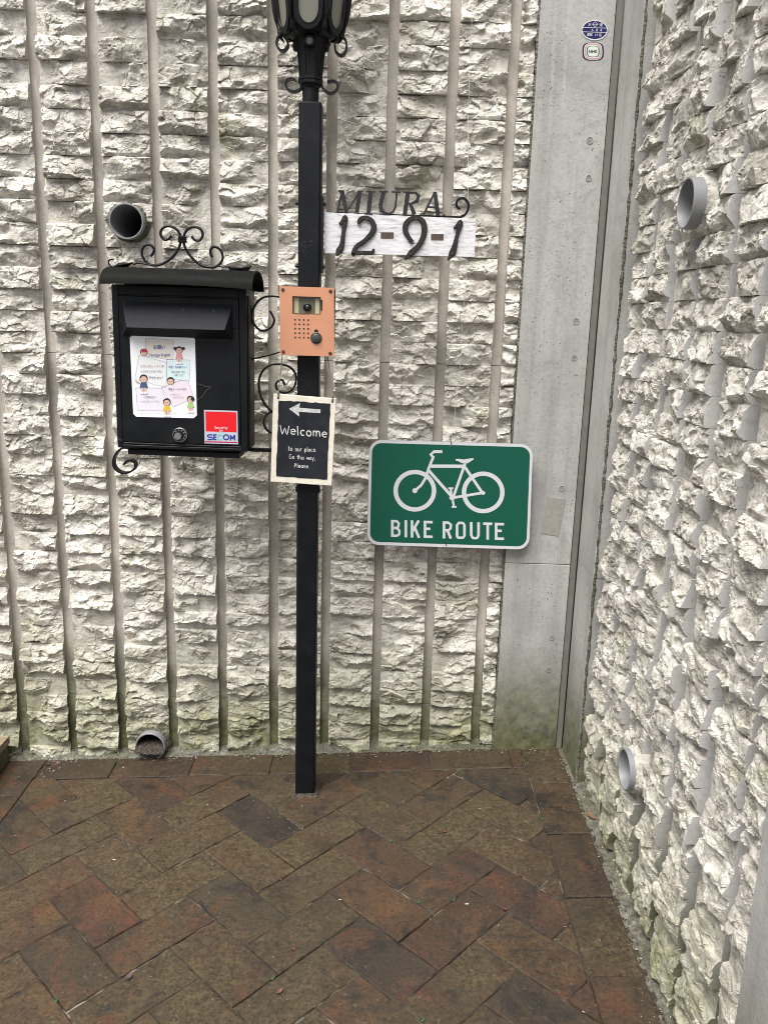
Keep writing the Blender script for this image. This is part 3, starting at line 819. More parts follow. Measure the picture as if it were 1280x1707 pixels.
def rounded(crop, corners, r, y, n=6):
    """rounded quad through the crop; corners in detail pixels, order TL TR BR BL"""
    P = [Vector((a[0], a[1])) for a in corners]; out = []
    for i in range(4):
        p, a, b = P[i-1], P[i], P[(i+1) % 4]; d1 = (p-a).normalized(); d2 = (b-a).normalized()
        s_ = a+d1*r; e_ = a+d2*r
        for k in range(n+1):
            t = k/n; q = (1-t)**2*s_+2*t*(1-t)*a+t*t*e_
            q = q+(a-q)*.0
            c_ = a+d1*r+d2*r; dd = (q-c_); L_ = dd.length
            if L_ > 1e-6: q = c_+dd/L_*r if abs(d1.dot(d2)) < .3 else q
            out.append(crop(q.x, q.y, y))
    return out
def font_mesh(name, txt, mat_, size, loc, parent, y_eps=0, align='CENTER', sx=1.0, rot=0.0, offset=0.0):
    """flat print set in a font, facing -y"""
    c = bpy.data.curves.new(name, 'FONT'); c.body = txt; c.size = size; c.align_x = align; c.align_y = 'CENTER'; c.offset = offset; c.resolution_u = 3
    t = bpy.data.objects.new('tmp_text', c); COL.objects.link(t); bpy.context.view_layer.update()
    me = bpy.data.meshes.new_from_object(t.evaluated_get(bpy.context.evaluated_depsgraph_get()))
    bpy.data.objects.remove(t); bpy.data.curves.remove(c); me.name = name
    me.transform(Matrix.Rotation(-rot, 4, 'Y') @ Matrix.Rotation(math.radians(90), 4, 'X') @ Matrix.Diagonal((sx, 1, 1, 1)))
    me.materials.clear(); o = link_mesh(name, me, mat_, parent); o.location = Vector(loc)-parent_world(parent); return o
ROLL = -.029

# ------------------------------------------------------------------ the lamp post
PX0, PX1, PY0, PY1 = -.2180, -.1660, -.2500, -.1980
pc = ((PX0+PX1)/2, (PY0+PY1)/2)
post = empty('lamp_post', (pc[0], pc[1], floor_z(*pc)), label='black square lamp post with an ornate lantern and scrollwork', category='lamp post')
ztop = at(517, 168, PY0).z
m = MB(); b = .004
oct_ = [(PX0+b, PY0), (PX1-b, PY0), (PX1, PY0+b), (PX1, PY1-b), (PX1-b, PY1), (PX0+b, PY1), (PX0, PY1-b), (PX0, PY0+b)]
v = [(x, y, floor_z(x, y)-.05) for x, y in oct_]+[(x, y, ztop-.003) for x, y in oct_]+[(lerp(x, pc[0], .1), lerp(y, pc[1], .1), ztop) for x, y in oct_]
fs = [tuple(range(7, -1, -1)), tuple(range(16, 24))]+[(k*8+i, k*8+(i+1) % 8, k*8+8+(i+1) % 8, k*8+8+i) for k in range(2) for i in range(8)]
m.add(v, fs); m.build('pole', IRON, post)
LC = Crop(420, 0, 6.4); cy_ = pc[1]; lx = at(518.5, 60, cy_).x
def lz(v): return at(519, v, cy_-.02).z
def lzf(v): return at(519, v, cy_-.07).z
m = MB(); m.lathe((lx, cy_, 0), [(.0188, ztop-.02), (.0188, lz(143)), (.0215, lz(141)), (.0215, lz(136))], 20, cap=True); m.build('lantern_neck', IRON, post, smooth=True)
m = MB(); m.lathe((lx, cy_, 0), [(.028, lz(138)), (.0290, lz(136.5)), (.0290, lz(132)), (.0270, lz(131)), (.0290, lz(130)), (.0290, lz(126)), (.0265, lz(125))], 8, rot=math.pi/8, cap=True)
m.build('neck_collar', IRON, post)
m = MB(); m.lathe((lx, cy_, 0), [(.0250, lz(126)), (.0265, lz(110)), (.0290, lz(90)), (.0330, lz(70)), (.0365, lz(56)), (.042, lz(50)), (.052, lz(46))], 8, rot=math.pi/8, cap=True)
for k in range(8):
    a = 2*math.pi*k/8+math.pi/8; ca, sa = math.cos(a), math.sin(a)
    m.tube([(lx+r*ca, cy_+r*sa, z) for r, z in ((.0255, lz(126)), (.0270, lz(110)), (.0295, lz(90)), (.0335, lz(70)), (.0380, lz(54)))], .0022, 6)
m.build('neck_casing', IRON, post)
for k in range(4):                       # round bosses; the pale disc paints the light seen through a hole
    a = -math.pi/2+k*math.pi/2; d = Vector((math.cos(a), math.sin(a), 0)); c = Vector((lx, cy_, at(519, 67, cy_-.035).z))+d*.0315
    t = Vector((-d.y, d.x, 0)); u_ = Vector((0, 0, 1)); rg = MB(); ry_ = MB(); n = 16
    prof = [(.0130, .0), (.0130, .006), (.0105, .0085), (.0078, .0085), (.0075, .0045)]
    v = [c+(t*math.cos(2*math.pi*i/n)+u_*math.sin(2*math.pi*i/n))*r+d*h for r, h in prof for i in range(n)]
    rg.add(v, [(j*n+i, j*n+(i+1) % n, (j+1)*n+(i+1) % n, (j+1)*n+i) for j in range(4) for i in range(n)]); bo = rg.build('boss', IRON, post)
    v = [c+(t*math.cos(2*math.pi*i/n)+u_*math.sin(2*math.pi*i/n))*.0078+d*.005 for i in range(n)]
    ry_.add(v, [tuple(range(n))]); ry_.build('boss_hole_light', GLASS, bo)
# the glazed body
def ringpt(k, r, z): a = math.radians(-120+60*k); return Vector((lx+r*math.cos(a), cy_+r*math.sin(a), z))
zb = lzf(46)
body_prof = [(.040, zb-.004), (.062, zb+.003), (.071, lzf(33)), (.079, lzf(0)), (.094, zb+.20), (.098, zb+.235)]
m = MB(); v = [ringpt(k, r-.006, z) for r, z in body_prof for k in range(6)]
m.add(v, [(j*6+k, j*6+(k+1) % 6, (j+1)*6+(k+1) % 6, (j+1)*6+k) for j in range(len(body_prof)-1) for k in range(6)]+[tuple(range(5, -1, -1))])
m.build('lantern_body', IRON, post)
for k in range(6):
    A0, A1 = ringpt(k, .0690, lzf(36)), ringpt(k+1, .0690, lzf(36)); B0, B1 = ringpt(k, .0935, zb+.195), ringpt(k+1, .0935, zb+.195)
    nrm = (A1-A0).cross(B0-A0).normalized()
    if nrm.dot((A0+A1)/2-Vector((lx, cy_, A0.z))) < 0: nrm = -nrm
    def S_(s_, t_): return lerp(lerp(A0, A1, s_), lerp(B0, B1, s_), t_)
    out = []
    for i in range(13):
        a = math.pi+math.pi*i/12; out.append((.5+.31*math.cos(a), .155+.155*math.sin(a)*1.0))
    out += [(.81, .82), (.74, .90), (.62, .95), (.5, .965), (.38, .95), (.26, .90), (.19, .82)]
    g = [S_(*p)+nrm*.002 for p in out]; n = len(g)
    pan = MB().add([S_(.5, .5)+nrm*.002]+g, [(0, 1+i, 1+(i+1) % n) for i in range(n)]).build('glass_panel', GLASS, post)
    fr = MB(); o2 = [(lerp(.5, x, 1.36), lerp(.48, y, 1.10)-.01) for x, y in out]
    g0 = [S_(*p)+nrm*.006 for p in out]; g1 = [S_(*p)+nrm*.006 for p in o2]; g2 = [S_(*p)-nrm*.003 for p in o2]; g3 = [p-nrm*.005 for p in g0]
    v = g3+g0+g1+g2; fr.add(v, [(j*n+i, j*n+(i+1) % n, (j+1)*n+(i+1) % n, (j+1)*n+i) for j in range(3) for i in range(n)])
    fr.tube([p-nrm*.0005 for p in g0]+[g0[0]-nrm*.0005], .0016, 5); fr.build('panel_frame', IRON, post)
    # ribbed corner moulding
    P = [ringpt(k, r+.002, z) for r, z in body_prof[1:]]; P = spline(P, 4); R = [.0042+.0022*math.sin(i*.9) for i in range(len(P))]
    cm = MB().tube(P, R, 8)
    cm.tube([ringpt(k, .070, zb+.010), ringpt(k, .066, zb-.002), ringpt(k, .060, zb-.010)], [.0055, .0035, .001], 6)
    cm.build('corner_moulding', IRON, post, smooth=True)
zr = zb+.235
m = MB(); m.lathe((lx, cy_, 0), [(.092, zr-.005), (.120, zr), (.122, zr+.006), (.105, zr+.04), (.080, zr+.085), (.05, zr+.12), (.035, zr+.128), (.035, zr+.15), (.045, zr+.155), (.02, zr+.185), (.012, zr+.195), (.018, zr+.21), (.001, zr+.25)], 12, cap=False)
m.build('lantern_roof', IRON, post)
def scroll(crop, px, y, th, dy, per=5, m=None): m = m or MB(); return m.strap(spline(crop.L(px, y), per), th, dy)
for px in ([(500, 430), (470, 385), (420, 345), (370, 322), (310, 345), (268, 400), (262, 470), (300, 522), (345, 522), (380, 480), (375, 430)],
           [(755, 440), (790, 395), (850, 355), (900, 350), (960, 372), (1003, 430), (1006, 510), (975, 570), (930, 572), (890, 530), (882, 465)],
           [(552, 860), (540, 905), (490, 955), (430, 966), (380, 940), (355, 890), (370, 845), (415, 828), (460, 840)],
           [(728, 870), (745, 915), (775, 955), (820, 982), (870, 975), (910, 930), (905, 880), (870, 852), (800, 862)]):
    scroll(LC, px, cy_-.008, .0042, .016).build('scroll', IRON, post, smooth=True)
# mounting strap with bolts for the name board, bolt ends on the pole
m = MB(); c = Crop(480, 140, 5.017)
m.box((PX1, -.247, c(285, 1580, -.23).z), (PX1+.005, -.212, c(285, 945, -.23).z)); stp = m.build('mounting_strap', IRON, post)
for (u, v_) in ((300, 1000), (300, 1526)):
    z = c(u, v_, -.23).z; MB().lathe((0, -.229, z), [(.0001, PX1+.0105), (.0045, PX1+.010), (.005, PX1+.006), (.005, PX1+.004)], 6, 'x').build('bolt_head', IRON, stp)
for (u, v_) in ((78, 995), (80, 1520)):
    z = c(u, v_, -.23).z; MB().lathe((0, -.229, z), [(.005, PX0+.001), (.005, PX0-.004), (.003, PX0-.0055), (.003, PX0-.009), (.0001, PX0-.0095)], 8, 'x').build('bolt_end', IRON, post)
zc_ = at(510, 815, -.23).z
for sx_ in (PX0-.004, PX1-.001): MB().box((sx_, -.236, zc_-.008), (sx_+.005, -.216, zc_+.006)).build('bolt_end', IRON, post)
# scroll bracket carrying the mailbox
SB = Crop(390, 460, 5.69); YB = -.232
br = MB()
br.strap(spline(SB.L([(520, 215), (430, 198), (340, 190), (260, 210), (195, 280), (168, 370), (185, 450), (240, 510), (300, 515), (355, 480), (378, 420), (362, 370), (338, 330)], YB), 6), .0040, .014)
br.strap(spline(SB.L([(170, 788), (250, 770), (340, 750), (430, 722), (500, 700)], YB+.004), 4), .0032, .014)
br.strap(spline(SB.L([(480, 1035), (455, 990), (420, 995), (395, 1030), (410, 1080), (470, 1110), (530, 1095), (575, 1040), (585, 950), (555, 890), (500, 852), (430, 838), (350, 845), (280, 890), (238, 970), (235, 1060), (255, 1150), (300, 1230), (370, 1300), (430, 1350)], YB), 6), .0042, .014)
br.strap(spline(SB.L([(420, 1285), (350, 1290), (300, 1330), (280, 1390), (300, 1450), (350, 1490), (420, 1500)], YB), 5), .0040, .014)
br.strap([SB(-300, 1640, YB), SB(130, 1648, YB), SB(420, 1660, YB), SB(640, 1668, YB)], .0075, .016)
brk = br.build('mailbox_bracket', IRON, post, smooth=True)
SBB = Crop(170, 680, 4.267)
scroll(SBB, [(330, 296), (200, 288), (140, 288), (98, 325), (76, 385), (92, 435), (140, 464), (190, 460), (228, 432), (232, 395), (205, 376), (172, 382), (150, 405)], YB-.004, .0045, .020).build('bracket_scroll', IRON, post, smooth=True)

# ------------------------------------------------------------------ the mailbox
mb = empty('mailbox', tuple(at(300, 750, -.25)), label='black wall mailbox with curved roof and a taped notice', category='mailbox')
YF, YBK = -.300, -.188
body = MB(); body.prism([at(u, v, YF) for u, v in ((186, 473), (411, 481), (412.5, 752), (198, 745))], YBK-YF, bevel=.0015); bo = body.build('body', IRON, mb)
M1 = Crop(150, 310, 2.909); BLK = IRON
def bar(name, px, y, dy, mat_=IRON, parent=mb, bev=.0008, crop=M1, **kw): return MB().prism(crop.L(px, y), dy, bevel=bev).build(name, mat_, parent, **kw)
bar('left_post', [(103, 478), (134, 480), (158, 1268), (134, 1268)], YF-.006, .006)
bar('right_post', [(722, 492), (757, 494), (762, 1289), (735, 1287)], YF-.006, .006)
bar('bottom_rail', [(158, 1243), (735, 1264), (735, 1272), (158, 1251)], YF-.0055, .0055)
bar('bottom_rail', [(158, 1254), (735, 1275), (735, 1288), (158, 1267)], YF-.007, .007)
bar('top_rail', [(134, 482), (722, 496), (722, 540), (134, 524)], YF-.004, .004)
bar('front_door', [(136, 529), (720, 546), (732, 1260), (157, 1239)], YF-.0035, .0035)
bar('slot_surround', [(136, 531), (720, 548), (722, 692), (140, 678)], YF-.0050, .0015)
bar('corner_cap', [(135, 1230), (157, 1231), (158, 1244), (136, 1243)], YF-.008, .002)
bar('bottom_plate', [(183, 1276), (723, 1296), (722, 1322), (185, 1301)], YF+.004, .09)
# side ribs
xs_r = at(412, 600, YF).x
for yy in (-.290, -.278): MB().box((xs_r-.0005, yy, mb.location.z+.012), (xs_r+.0022, yy+.006, mb.location.z+.372)).build('side_rib', IRON, mb)
# letter flap hood
hd = [M1(155, 558, YF-.0052), M1(692, 575, YF-.0052), M1(692, 742, YF-.0052), M1(160, 724, YF-.0052), M1(178, 684, YF-.036), M1(652, 698, YF-.036)]
fl = MB().add(hd, [(0, 1, 5, 4), (1, 2, 5), (0, 4, 3), (4, 5, 2, 3), (0, 3, 2, 1)]).build('letter_flap', m_simple('flap_enamel', (.005, .0065, .0105), .62, var=.3, dark=(.018, .02, .025), scale=25, spec=.25), mb)
for (u, v_) in ((168, 597), (300, 600), (450, 596), (600, 600), (680, 598)):
    MB().disc(M1(u, v_+4, YF-.0140), .0016, .001, 10).build('flap_scuff', m_simple('scuff', (.12, .12, .12), .8), fl) if u in (450, 600) else None
# curved roof sheet
xl, xr = at(165.5, 469, -.352).x, at(420.5, 479, -.352).x
zfL = at(165.5, 469, -.352).z; zfR = at(420.5, 479, -.352).z
m = MB(); na, nx = 16, 14; v = []; fs = []
zapL = at(181, 444, -.262).z; zapR = at(428, 451.5, -.262).z
def roofpt(s_, t_, th):
    ang = math.pi*(0.0+t_)  # 0 front edge, 1 back edge
    zf = lerp(zfL, zfR, s_); za = lerp(zapL, zapR, s_)
    y = -.262-.090*math.cos(ang)*(1-.0*s_); z = zf+(za-zf)*math.sin(ang)**.85
    z -= .0045*(2*s_-1)**2*(1-math.sin(ang)); c_ = Vector((0, y+.262, z-zf)); 
    q = Vector((lerp(xl, xr, s_), y, z)); 
    nn = Vector((0, -math.cos(ang), max(.15, math.sin(ang)))).normalized()
    return q-nn*th
for layer in (0, .0022):
    for j in range(na+1):
        for i in range(nx+1): v.append(roofpt(i/nx, j/na, layer))
N_ = (na+1)*(nx+1)
for j in range(na):
    for i in range(nx):
        a = j*(nx+1)+i; fs += [(a, a+1, a+nx+2, a+nx+1), (N_+a+nx+1, N_+a+nx+2, N_+a+1, N_+a)]
for j in range(na):
    a = j*(nx+1); fs += [(a, a+nx+1, N_+a+nx+1, N_+a), (a+nx, N_+a+nx, N_+a+2*nx+1, a+2*nx+1)]
for i in range(nx):
    fs += [(i, N_+i, N_+i+1, i+1)]; a = na*(nx+1)+i; fs += [(a, a+1, N_+a+1, N_+a)]
roof = m.add(v, fs).build('roof', ROOFM, mb, smooth=True)
OR = Crop(160, 360, 4.129); YO = -.262
def tubeo(px, r, per=5): return MB().tube(spline(OR.L(px, YO), per), r, 8)
tubeo([(520, 133), (500, 155), (470, 160), (446, 130), (450, 95), (480, 70), (520, 70), (560, 95), (582, 140), (580, 190), (555, 245), (510, 295), (450, 330), (390, 338), (345, 315), (318, 270), (318, 230), (340, 200), (375, 198), (400, 225), (392, 255), (375, 275)], .0031).build('roof_scroll', IRON, mb, smooth=True)
tubeo([(658, 138), (680, 163), (712, 166), (734, 135), (728, 100), (700, 78), (660, 75), (625, 95), (604, 140), (605, 190), (630, 245), (670, 295), (720, 335), (790, 352), (840, 338), (870, 300), (868, 255), (845, 222), (810, 210), (788, 232), (790, 262), (802, 282)], .0031).build('roof_scroll', IRON, mb, smooth=True)
m = MB()
for k, (a, b_) in enumerate(((138, 150), (151, 163), (164, 180))): m.prism(OR.L([(563, a), (618, a+1), (618, b_), (563, b_-1)], YO-.0055), .011, bevel=.001)
m.build('scroll_collar', ROOFM, mb)
def leafy(px_stem, px_leaf, y, r0):
    m = MB(); m.tube(spline(OR.L(px_stem, y), 5), .0018, 6)
    P = OR.L(px_leaf, y); c = sum(P, Vector())/len(P); n = len(P)
    top = c+Vector((0, -.009, .001)); bot = c+Vector((0, .004, -.001))
    m.add(P+[top, bot], [(i, (i+1) % n, n) for i in range(n)]+[((i+1) % n, i, n+1) for i in range(n)]); return m
leafy([(385, 338), (330, 328), (290, 322), (262, 330), (240, 322), (200, 345), (150, 352), (110, 348), (88, 325), (92, 302), (122, 298)],
      [(120, 345), (145, 325), (185, 316), (225, 318), (250, 322), (235, 338), (215, 352), (185, 350), (150, 356)], YO-.012, 0).build('iron_leaf', IRON, mb)
leafy([(840, 342), (870, 350), (915, 348), (960, 378), (1010, 388), (1045, 378), (1058, 352), (1070, 342)],
      [(908, 350), (940, 346), (985, 352), (1020, 365), (1035, 340), (1050, 334), (1072, 345), (1055, 372), (1040, 392), (990, 392), (940, 385), (918, 372)], YO-.012, 0).build('iron_leaf', IRON, mb)
# cylinder lock dial
N4 = Crop(200, 550, 6.095); YD = YF-.0036
kn = MB(); c = N4(612, 1065, 0); c = Vector(c); c = N4(612, 1065, YD); R = 72/6.095*.00149
kn.lathe((c.x, YD, c.z), [(R, 0), (R, -.004), (R*.93, -.0055), (R*.88, -.0055), (R*.86, -.004)], 28, 'y', 0)
kn.disc(c+Vector((0, -.0040, 0)), R*.87, .002, 28, 1)
kno = kn.build('lock_dial', [CHROME, BLACKP], mb)
k2 = MB(); c2_ = N4(597, 1073, YD); k2.disc(c2_+Vector((0, -.011, 0)), R*.47, .008, 20)
k2.build('dial_knob', CHROME, kno, smooth=False)
k3 = MB()
for i, a in enumerate((100, 65, 30, -5, -40, -75, 140)):
    q_ = c+Vector((R*.68*math.cos(math.radians(a)), -.0043, R*.68*math.sin(math.radians(a)))); d = R*.09
    k3.strap([q_+Vector((-d, 0, -d)), q_+Vector((d*.3, 0, d)), q_+Vector((d, 0, -d*.6))], .0007, .0002)
k3.build('dial_marks', ENW, kno)
# old peeled tape mark on the door
m = MB(); m.strap(spline(N4.L([(780, 545), (830, 556), (870, 574), (925, 580), (880, 612), (850, 655), (822, 690), (785, 706)], YD-.0008), 4), .0016, .0007)
m.build('peeled_film', m_simple('peel', (.05, .05, .05), .5), mb)
# the taped notice
YN = YD-.0006
no = MB().prism(N4.L([(99, 75), (130, 52), (733, 62), (762, 92), (781, 868), (748, 896), (165, 881), (134, 850)], YN), .0006).build('notice', PAPER, mb, label='white laminated paper notice with small drawings')
def pr(name, px, mat_, lay=1, parent=no, crop=N4, y=YN, line=None):
    yy = y-.00012*lay
    m = MB()
    if line: m.strap([crop(a, b_, yy) for a, b_ in px], line, .0001)
    else: m.prism(crop.L(px, yy), .0001)
    return m.build(name, mat_, parent)
def circ(cx, cy, rx, ry=None, n=14, a0=0, a1=360): ry = ry or rx; return [(cx+rx*math.cos(math.radians(a0+(a1-a0)*i/n)), cy+ry*math.sin(math.radians(a0+(a1-a0)*i/n))) for i in range(n if a1-a0 == 360 else n+1)]
peach, sky_, rose, lilac, white_ = flat('print_peach', (.76, .70, .66)), flat('print_sky', (.66, .80, .84)), flat('print_rosewash', (.79, .70, .79)), flat('print_lilac', (.77, .73, .84)), flat('print_white', (.78, .79, .82))
cards = [([(262, 78), (546, 100), (540, 302), (255, 262)], peach), ([(192, 252), (470, 326), (468, 582), (150, 498)], white_),
         ([(472, 296), (713, 302), (706, 516), (474, 492)], sky_), ([(160, 585), (418, 588), (462, 690), (462, 820), (176, 816)], lilac),
         ([(420, 580), (620, 508), (690, 514), (752, 690), (540, 780)], rose)]
for i, (q_, mt_) in enumerate(cards):
    cc = pr('print_card', q_, mt_, 1+i*.1)
    pr('card_outline', q_+[q_[0]], INK, 6+i*.1, cc if False else no, line=.0004)
SKIN, HAIR = flat('print_skin', (.66, .45, .36)), flat('print_hair', (.025, .022, .03))
TOPS = {'p': flat('print_pink', (.68, .30, .32)), 'b': flat('print_navy', (.06, .10, .20)), 'y': flat('print_yellow', (.70, .48, .05)), 'g': flat('print_green', (.36, .58, .20)), 'w': white_, 'r': flat('print_red', (.45, .04, .06)), 'm': flat('print_mauve', (.30, .12, .20))}
def kid(cx, cy, hr, hair, top=None, legs=True, tilt=0, cap=None, shoes=True, arms=None, L_=8):
    m = MB(); y0 = YN-.00012*L_
    def P(px, k, mi): m.prism(N4.L(px, y0-.00008*k), .00005, mi)
    P(circ(cx, cy-hr*.12, hr*1.12, hr*1.08), 0, 1)
    P(circ(cx, cy+hr*.12, hr*.88, hr*.82), 1, 0)
    if cap is not None: P(circ(cx+4, cy-hr*.62, hr*.9, hr*.55), 2, 2)
    for ex in (-.35, .3): P(circ(cx+ex*hr, cy+hr*.02, hr*.08, hr*.1, 6), 3, 1)
    P([(cx-hr*.2, cy+hr*.4), (cx+hr*.2, cy+hr*.4), (cx+hr*.15, cy+hr*.5), (cx-hr*.15, cy+hr*.5)], 3, 3)
    if top is not None:
        P([(cx-hr*.75, cy+hr*.95), (cx+hr*.75, cy+hr*.95), (cx+hr*1.15, cy+hr*2.4), (cx-hr*1.05, cy+hr*2.4)], 4, 2)
    if legs and top is not None:
        P([(cx-hr*.6, cy+hr*2.4), (cx-hr*.05, cy+hr*2.4), (cx-hr*.1, cy+hr*3.6), (cx-hr*.7, cy+hr*3.6)], 5, 0)
        P([(cx+hr*.05, cy+hr*2.4), (cx+hr*.6, cy+hr*2.4), (cx+hr*.75, cy+hr*3.6), (cx+hr*.15, cy+hr*3.6)], 5, 0)
        P(circ(cx-hr*.5, cy+hr*3.75, hr*.55, hr*.35), 6, 4); P(circ(cx+hr*.55, cy+hr*3.75, hr*.55, hr*.35), 6, 4)
    if arms: P(arms, 6, 0)
    for px in (hair or []): P(px, 2, 1)
    return m.build('drawn_child', [SKIN, HAIR, TOPS[top or cap or 'w'], INKR, white_], no)
kid(600, 205, 34, [circ(558, 185, 15), circ(645, 185, 15)], 'p')
kid(243, 228, 34, None, None, cap='r')
kid(240, 495, 38, None, 'b', arms=[(200, 525), (160, 505), (152, 520), (200, 545)])
kid(514, 520, 36, None, None)
kid(476, 735, 36, None, 'y'); kid(716, 706, 33, [circ(738, 700, 20)], 'g')
for (t, u, v_, sz, mt_) in (('お願い', 398, 175, 44, INKB), ('Chicago English', 402, 252, 30, INKB), ('ただいまレッスン中', 325, 366, 28, INKR), ('ベルをならさないでね！', 322, 420, 22, INK),
        ('Thank you !', 363, 480, 26, INK), ('郵便・宅急便さんへ', 588, 374, 22, INKB), ('荷物は玄関ドア前に', 592, 425, 17, INK), ('お願いします', 598, 456, 17, INK),
        ('体験レッスンの方', 582, 600, 24, INKB), ('ベルをならして', 562, 655, 16, INK), ('お入りください。', 602, 684, 16, INK), ('ご近所の方へ', 305, 682, 24, INK), ('ベルをならしてください。', 312, 726, 18, INK)):
    sz_m = sz/6.095*.00149; n_ = len(t); isj = ord(t[0]) > 255
    font_mesh('printed_line', t, mt_, sz_m*(1.0 if isj else 1.15), N4(u, v_, YN-.0016), no, rot=.035, sx=.9 if isj else .95, offset=sz_m*.004)
# hearts and scribble along the bottom
m = MB(); rr = random.Random(4)
for i in range(34):
    u = 205+i*14+rr.uniform(-3, 3); v_ = 846+rr.uniform(-6, 6)+i*.3
    m.strap(N4.L([(u, v_), (u+rr.uniform(2, 7), v_+rr.uniform(-5, 5))], YN-.0006), .0005, .0001)
m.build('printed_scribble', INK, no)
# security sticker
sk = MB().prism(N4.L([(853, 811), (1194, 822), (1199, 1162), (861, 1151)], YN), .0006).build('security_sticker', flat('sticker_silver', (.50, .52, .60)), mb, label='square red and silver security sticker')
RED = flat('sticker_red', (.72, .012, .018)); NAVY = flat('sticker_navy', (.012, .035, .28)); CYAN = flat('sticker_cyan', (.16, .60, .62)); DRED = flat('sticker_dark_red', (.42, .03, .08))
pr('red_field', [(868, 826), (1182, 836), (1186, 1040), (872, 1030)], RED, 1, sk)
pr('red_bar', [(868, 1128), (1190, 1137), (1190, 1150), (868, 1141)], DRED, 1, sk)
font_mesh('printed_word', 'Security', ENW, 40/6.095*.00149, N4(1028, 993, YN-.0006), sk, rot=.035); font_mesh('printed_word', 'by', ENW, 40/6.095*.00149, N4(1028, 1022, YN-.0006), sk, rot=.035)
font_mesh('printed_word', 'SECURITY SYSTEM', ENW, 11/6.095*.00149, N4(1135, 1038, YN-.0006), sk, rot=.035) if False else None
def logo(strokes, mat_, k):
    m = MB()
    for i, s_ in enumerate(strokes): m.strap(N4.L([(a, b_+(a-885)*.028) for a, b_ in s_], YN-.0003-.00003*i-.0002*k), .0030, .0001)
    m.build('logo_letter', mat_, sk)
logo([[(940, 1064), (898, 1064), (892, 1070), (892, 1082), (900, 1088), (932, 1088), (940, 1094), (938, 1108), (930, 1112), (888, 1112)]], NAVY, 0)
logo([[(982, 1062), (950, 1062)], [(980, 1086), (952, 1086)], [(982, 1111), (950, 1111)], [(955, 1056), (955, 1116)]], NAVY, 0)
logo([circ(1018, 1085, 25, 25, 12, 45, 315)], CYAN, 1)
logo([circ(1078, 1084, 26, 25, 18)+[(1104, 1084)]], NAVY, 0)
logo([[(1122, 1114), (1122, 1062)], [(1122, 1062), (1143, 1098)], [(1143, 1098), (1164, 1058)], [(1164, 1058), (1164, 1112)]], NAVY, 2)

# ------------------------------------------------------------------ intercom
IC = Crop(430, 460, 4.74); YI = -.284
ic = empty('intercom', tuple(IC(385, 630, YI)), label='copper-coloured intercom plate with camera window on the lamp post', category='intercom')
win = [(272, 157), (497, 165), (497, 305), (272, 298)]; pl = [(170, 78), (600, 92), (603, 635), (173, 622)]
# plate with a real window opening
A = IC.L(pl, YI); B = IC.L(win, YI); v = A+B+[p+Vector((0, .003, 0)) for p in A]+[p+Vector((0, .012, 0)) for p in B]
fs = [(i, (i+1) % 4, 4+(i+1) % 4, 4+i) for i in range(4)]+[((i+1) % 4, i, 8+i, 8+(i+1) % 4) for i in range(4)]+[(4+i, 4+(i+1) % 4, 12+(i+1) % 4, 12+i) for i in range(4)]
MB().add(v, fs).build('face_plate', COPPER, ic)
x0 = IC(175, 300, YI).x; x1 = IC(606, 300, YI).x
MB().box((x0+.003, YI+.0125, IC(180, 616, YI).z+.002), (x1-.001, -.2505, IC(180, 84, YI).z-.002)).build('back_box', BLACKP, ic)
MB().prism(IC.L(win, YI+.0085), .001).build('camera_window', WINDOWP, ic)
for q_ in ([(285, 170), (322, 171), (322, 292), (285, 291)], [(452, 176), (484, 177), (484, 297), (452, 296)]): MB().prism(IC.L(q_, YI+.0075), .0008).build('window_panel', CREAM, ic)
MB().prism(IC.L([(335, 172), (442, 175), (442, 296), (335, 293)], YI+.0080), .0005).build('window_panel', m_simple('grey_bezel', (.12, .12, .09), .3), ic)
c = IC(389, 245, YI+.0075); m = MB(); m.lathe((c.x, c.y, c.z), [(.0098, .0), (.0098, -.003), (.0070, -.0045), (.0062, -.002)], 20, 'y'); lr = m.build('lens_ring', BLACKP, ic)
m = MB(); m.lathe((c.x+.0006, c.y, c.z), [(.0063, -.0005), (.005, -.0035), (.003, -.005), (.0002, -.0055)], 16, 'y'); m.build('camera_lens', LENS, ic, smooth=True)
MB().prism(IC.L([(497, 186), (508, 187), (506, 272), (497, 272)], YI-.001), .001).build('window_catch', BLACKP, ic)
m = MB()
for i in range(14): m.disc(IC(295+i*8.5, 300+i*.3, YI-.0003), .0006, .0004, 6)
m.build('drain_slot_shade', HOLESHADE, ic)  # row of dark dots painting shaded slots
m = MB()
for r_ in range(5):
    for k in range(4): m.disc(IC(293+k*34.3+r_*.3, 344+r_*35+k*1.0, YI-.0004), .0021, .0005, 12)
m.build('speaker_hole_shade', HOLESHADE, ic)  # flat dark discs paint the shade of the holes, nothing is recessed
for (u, v_) in ((197, 107), (573, 119), (200, 598), (571, 610)):
    c = IC(u, v_, YI); m = MB(); m.lathe((c.x, c.y, c.z), [(.0041, 0), (.0041, -.001), (.0030, -.0020), (.0002, -.0022)], 14, 'y'); m.build('screw', RUST, ic)
c = IC(460, 490, YI); m = MB(); m.lathe((c.x, c.y, c.z), [(.0137, -.0002), (.0137, -.0012), (.0125, -.0018), (.0105, -.0006)], 24, 'y'); bz = m.build('button_bezel', m_simple('tarnished', (.11, .07, .05), .5), ic)
m = MB(); m.lathe((c.x, c.y, c.z), [(.0103, 0), (.0103, -.0045), (.0085, -.0058), (.0002, -.0060)], 24, 'y'); m.build('call_button', m_simple('button_grey', (.05, .055, .055), .3), ic, smooth=True)
c = IC(460, 436, YI); MB().disc(c+Vector((0, -.0005, 0)), .0047, .0006, 12, rz=.0045).build('indicator_notch_shade', HOLESHADE, ic)  # dark disc painted as a shaded notch

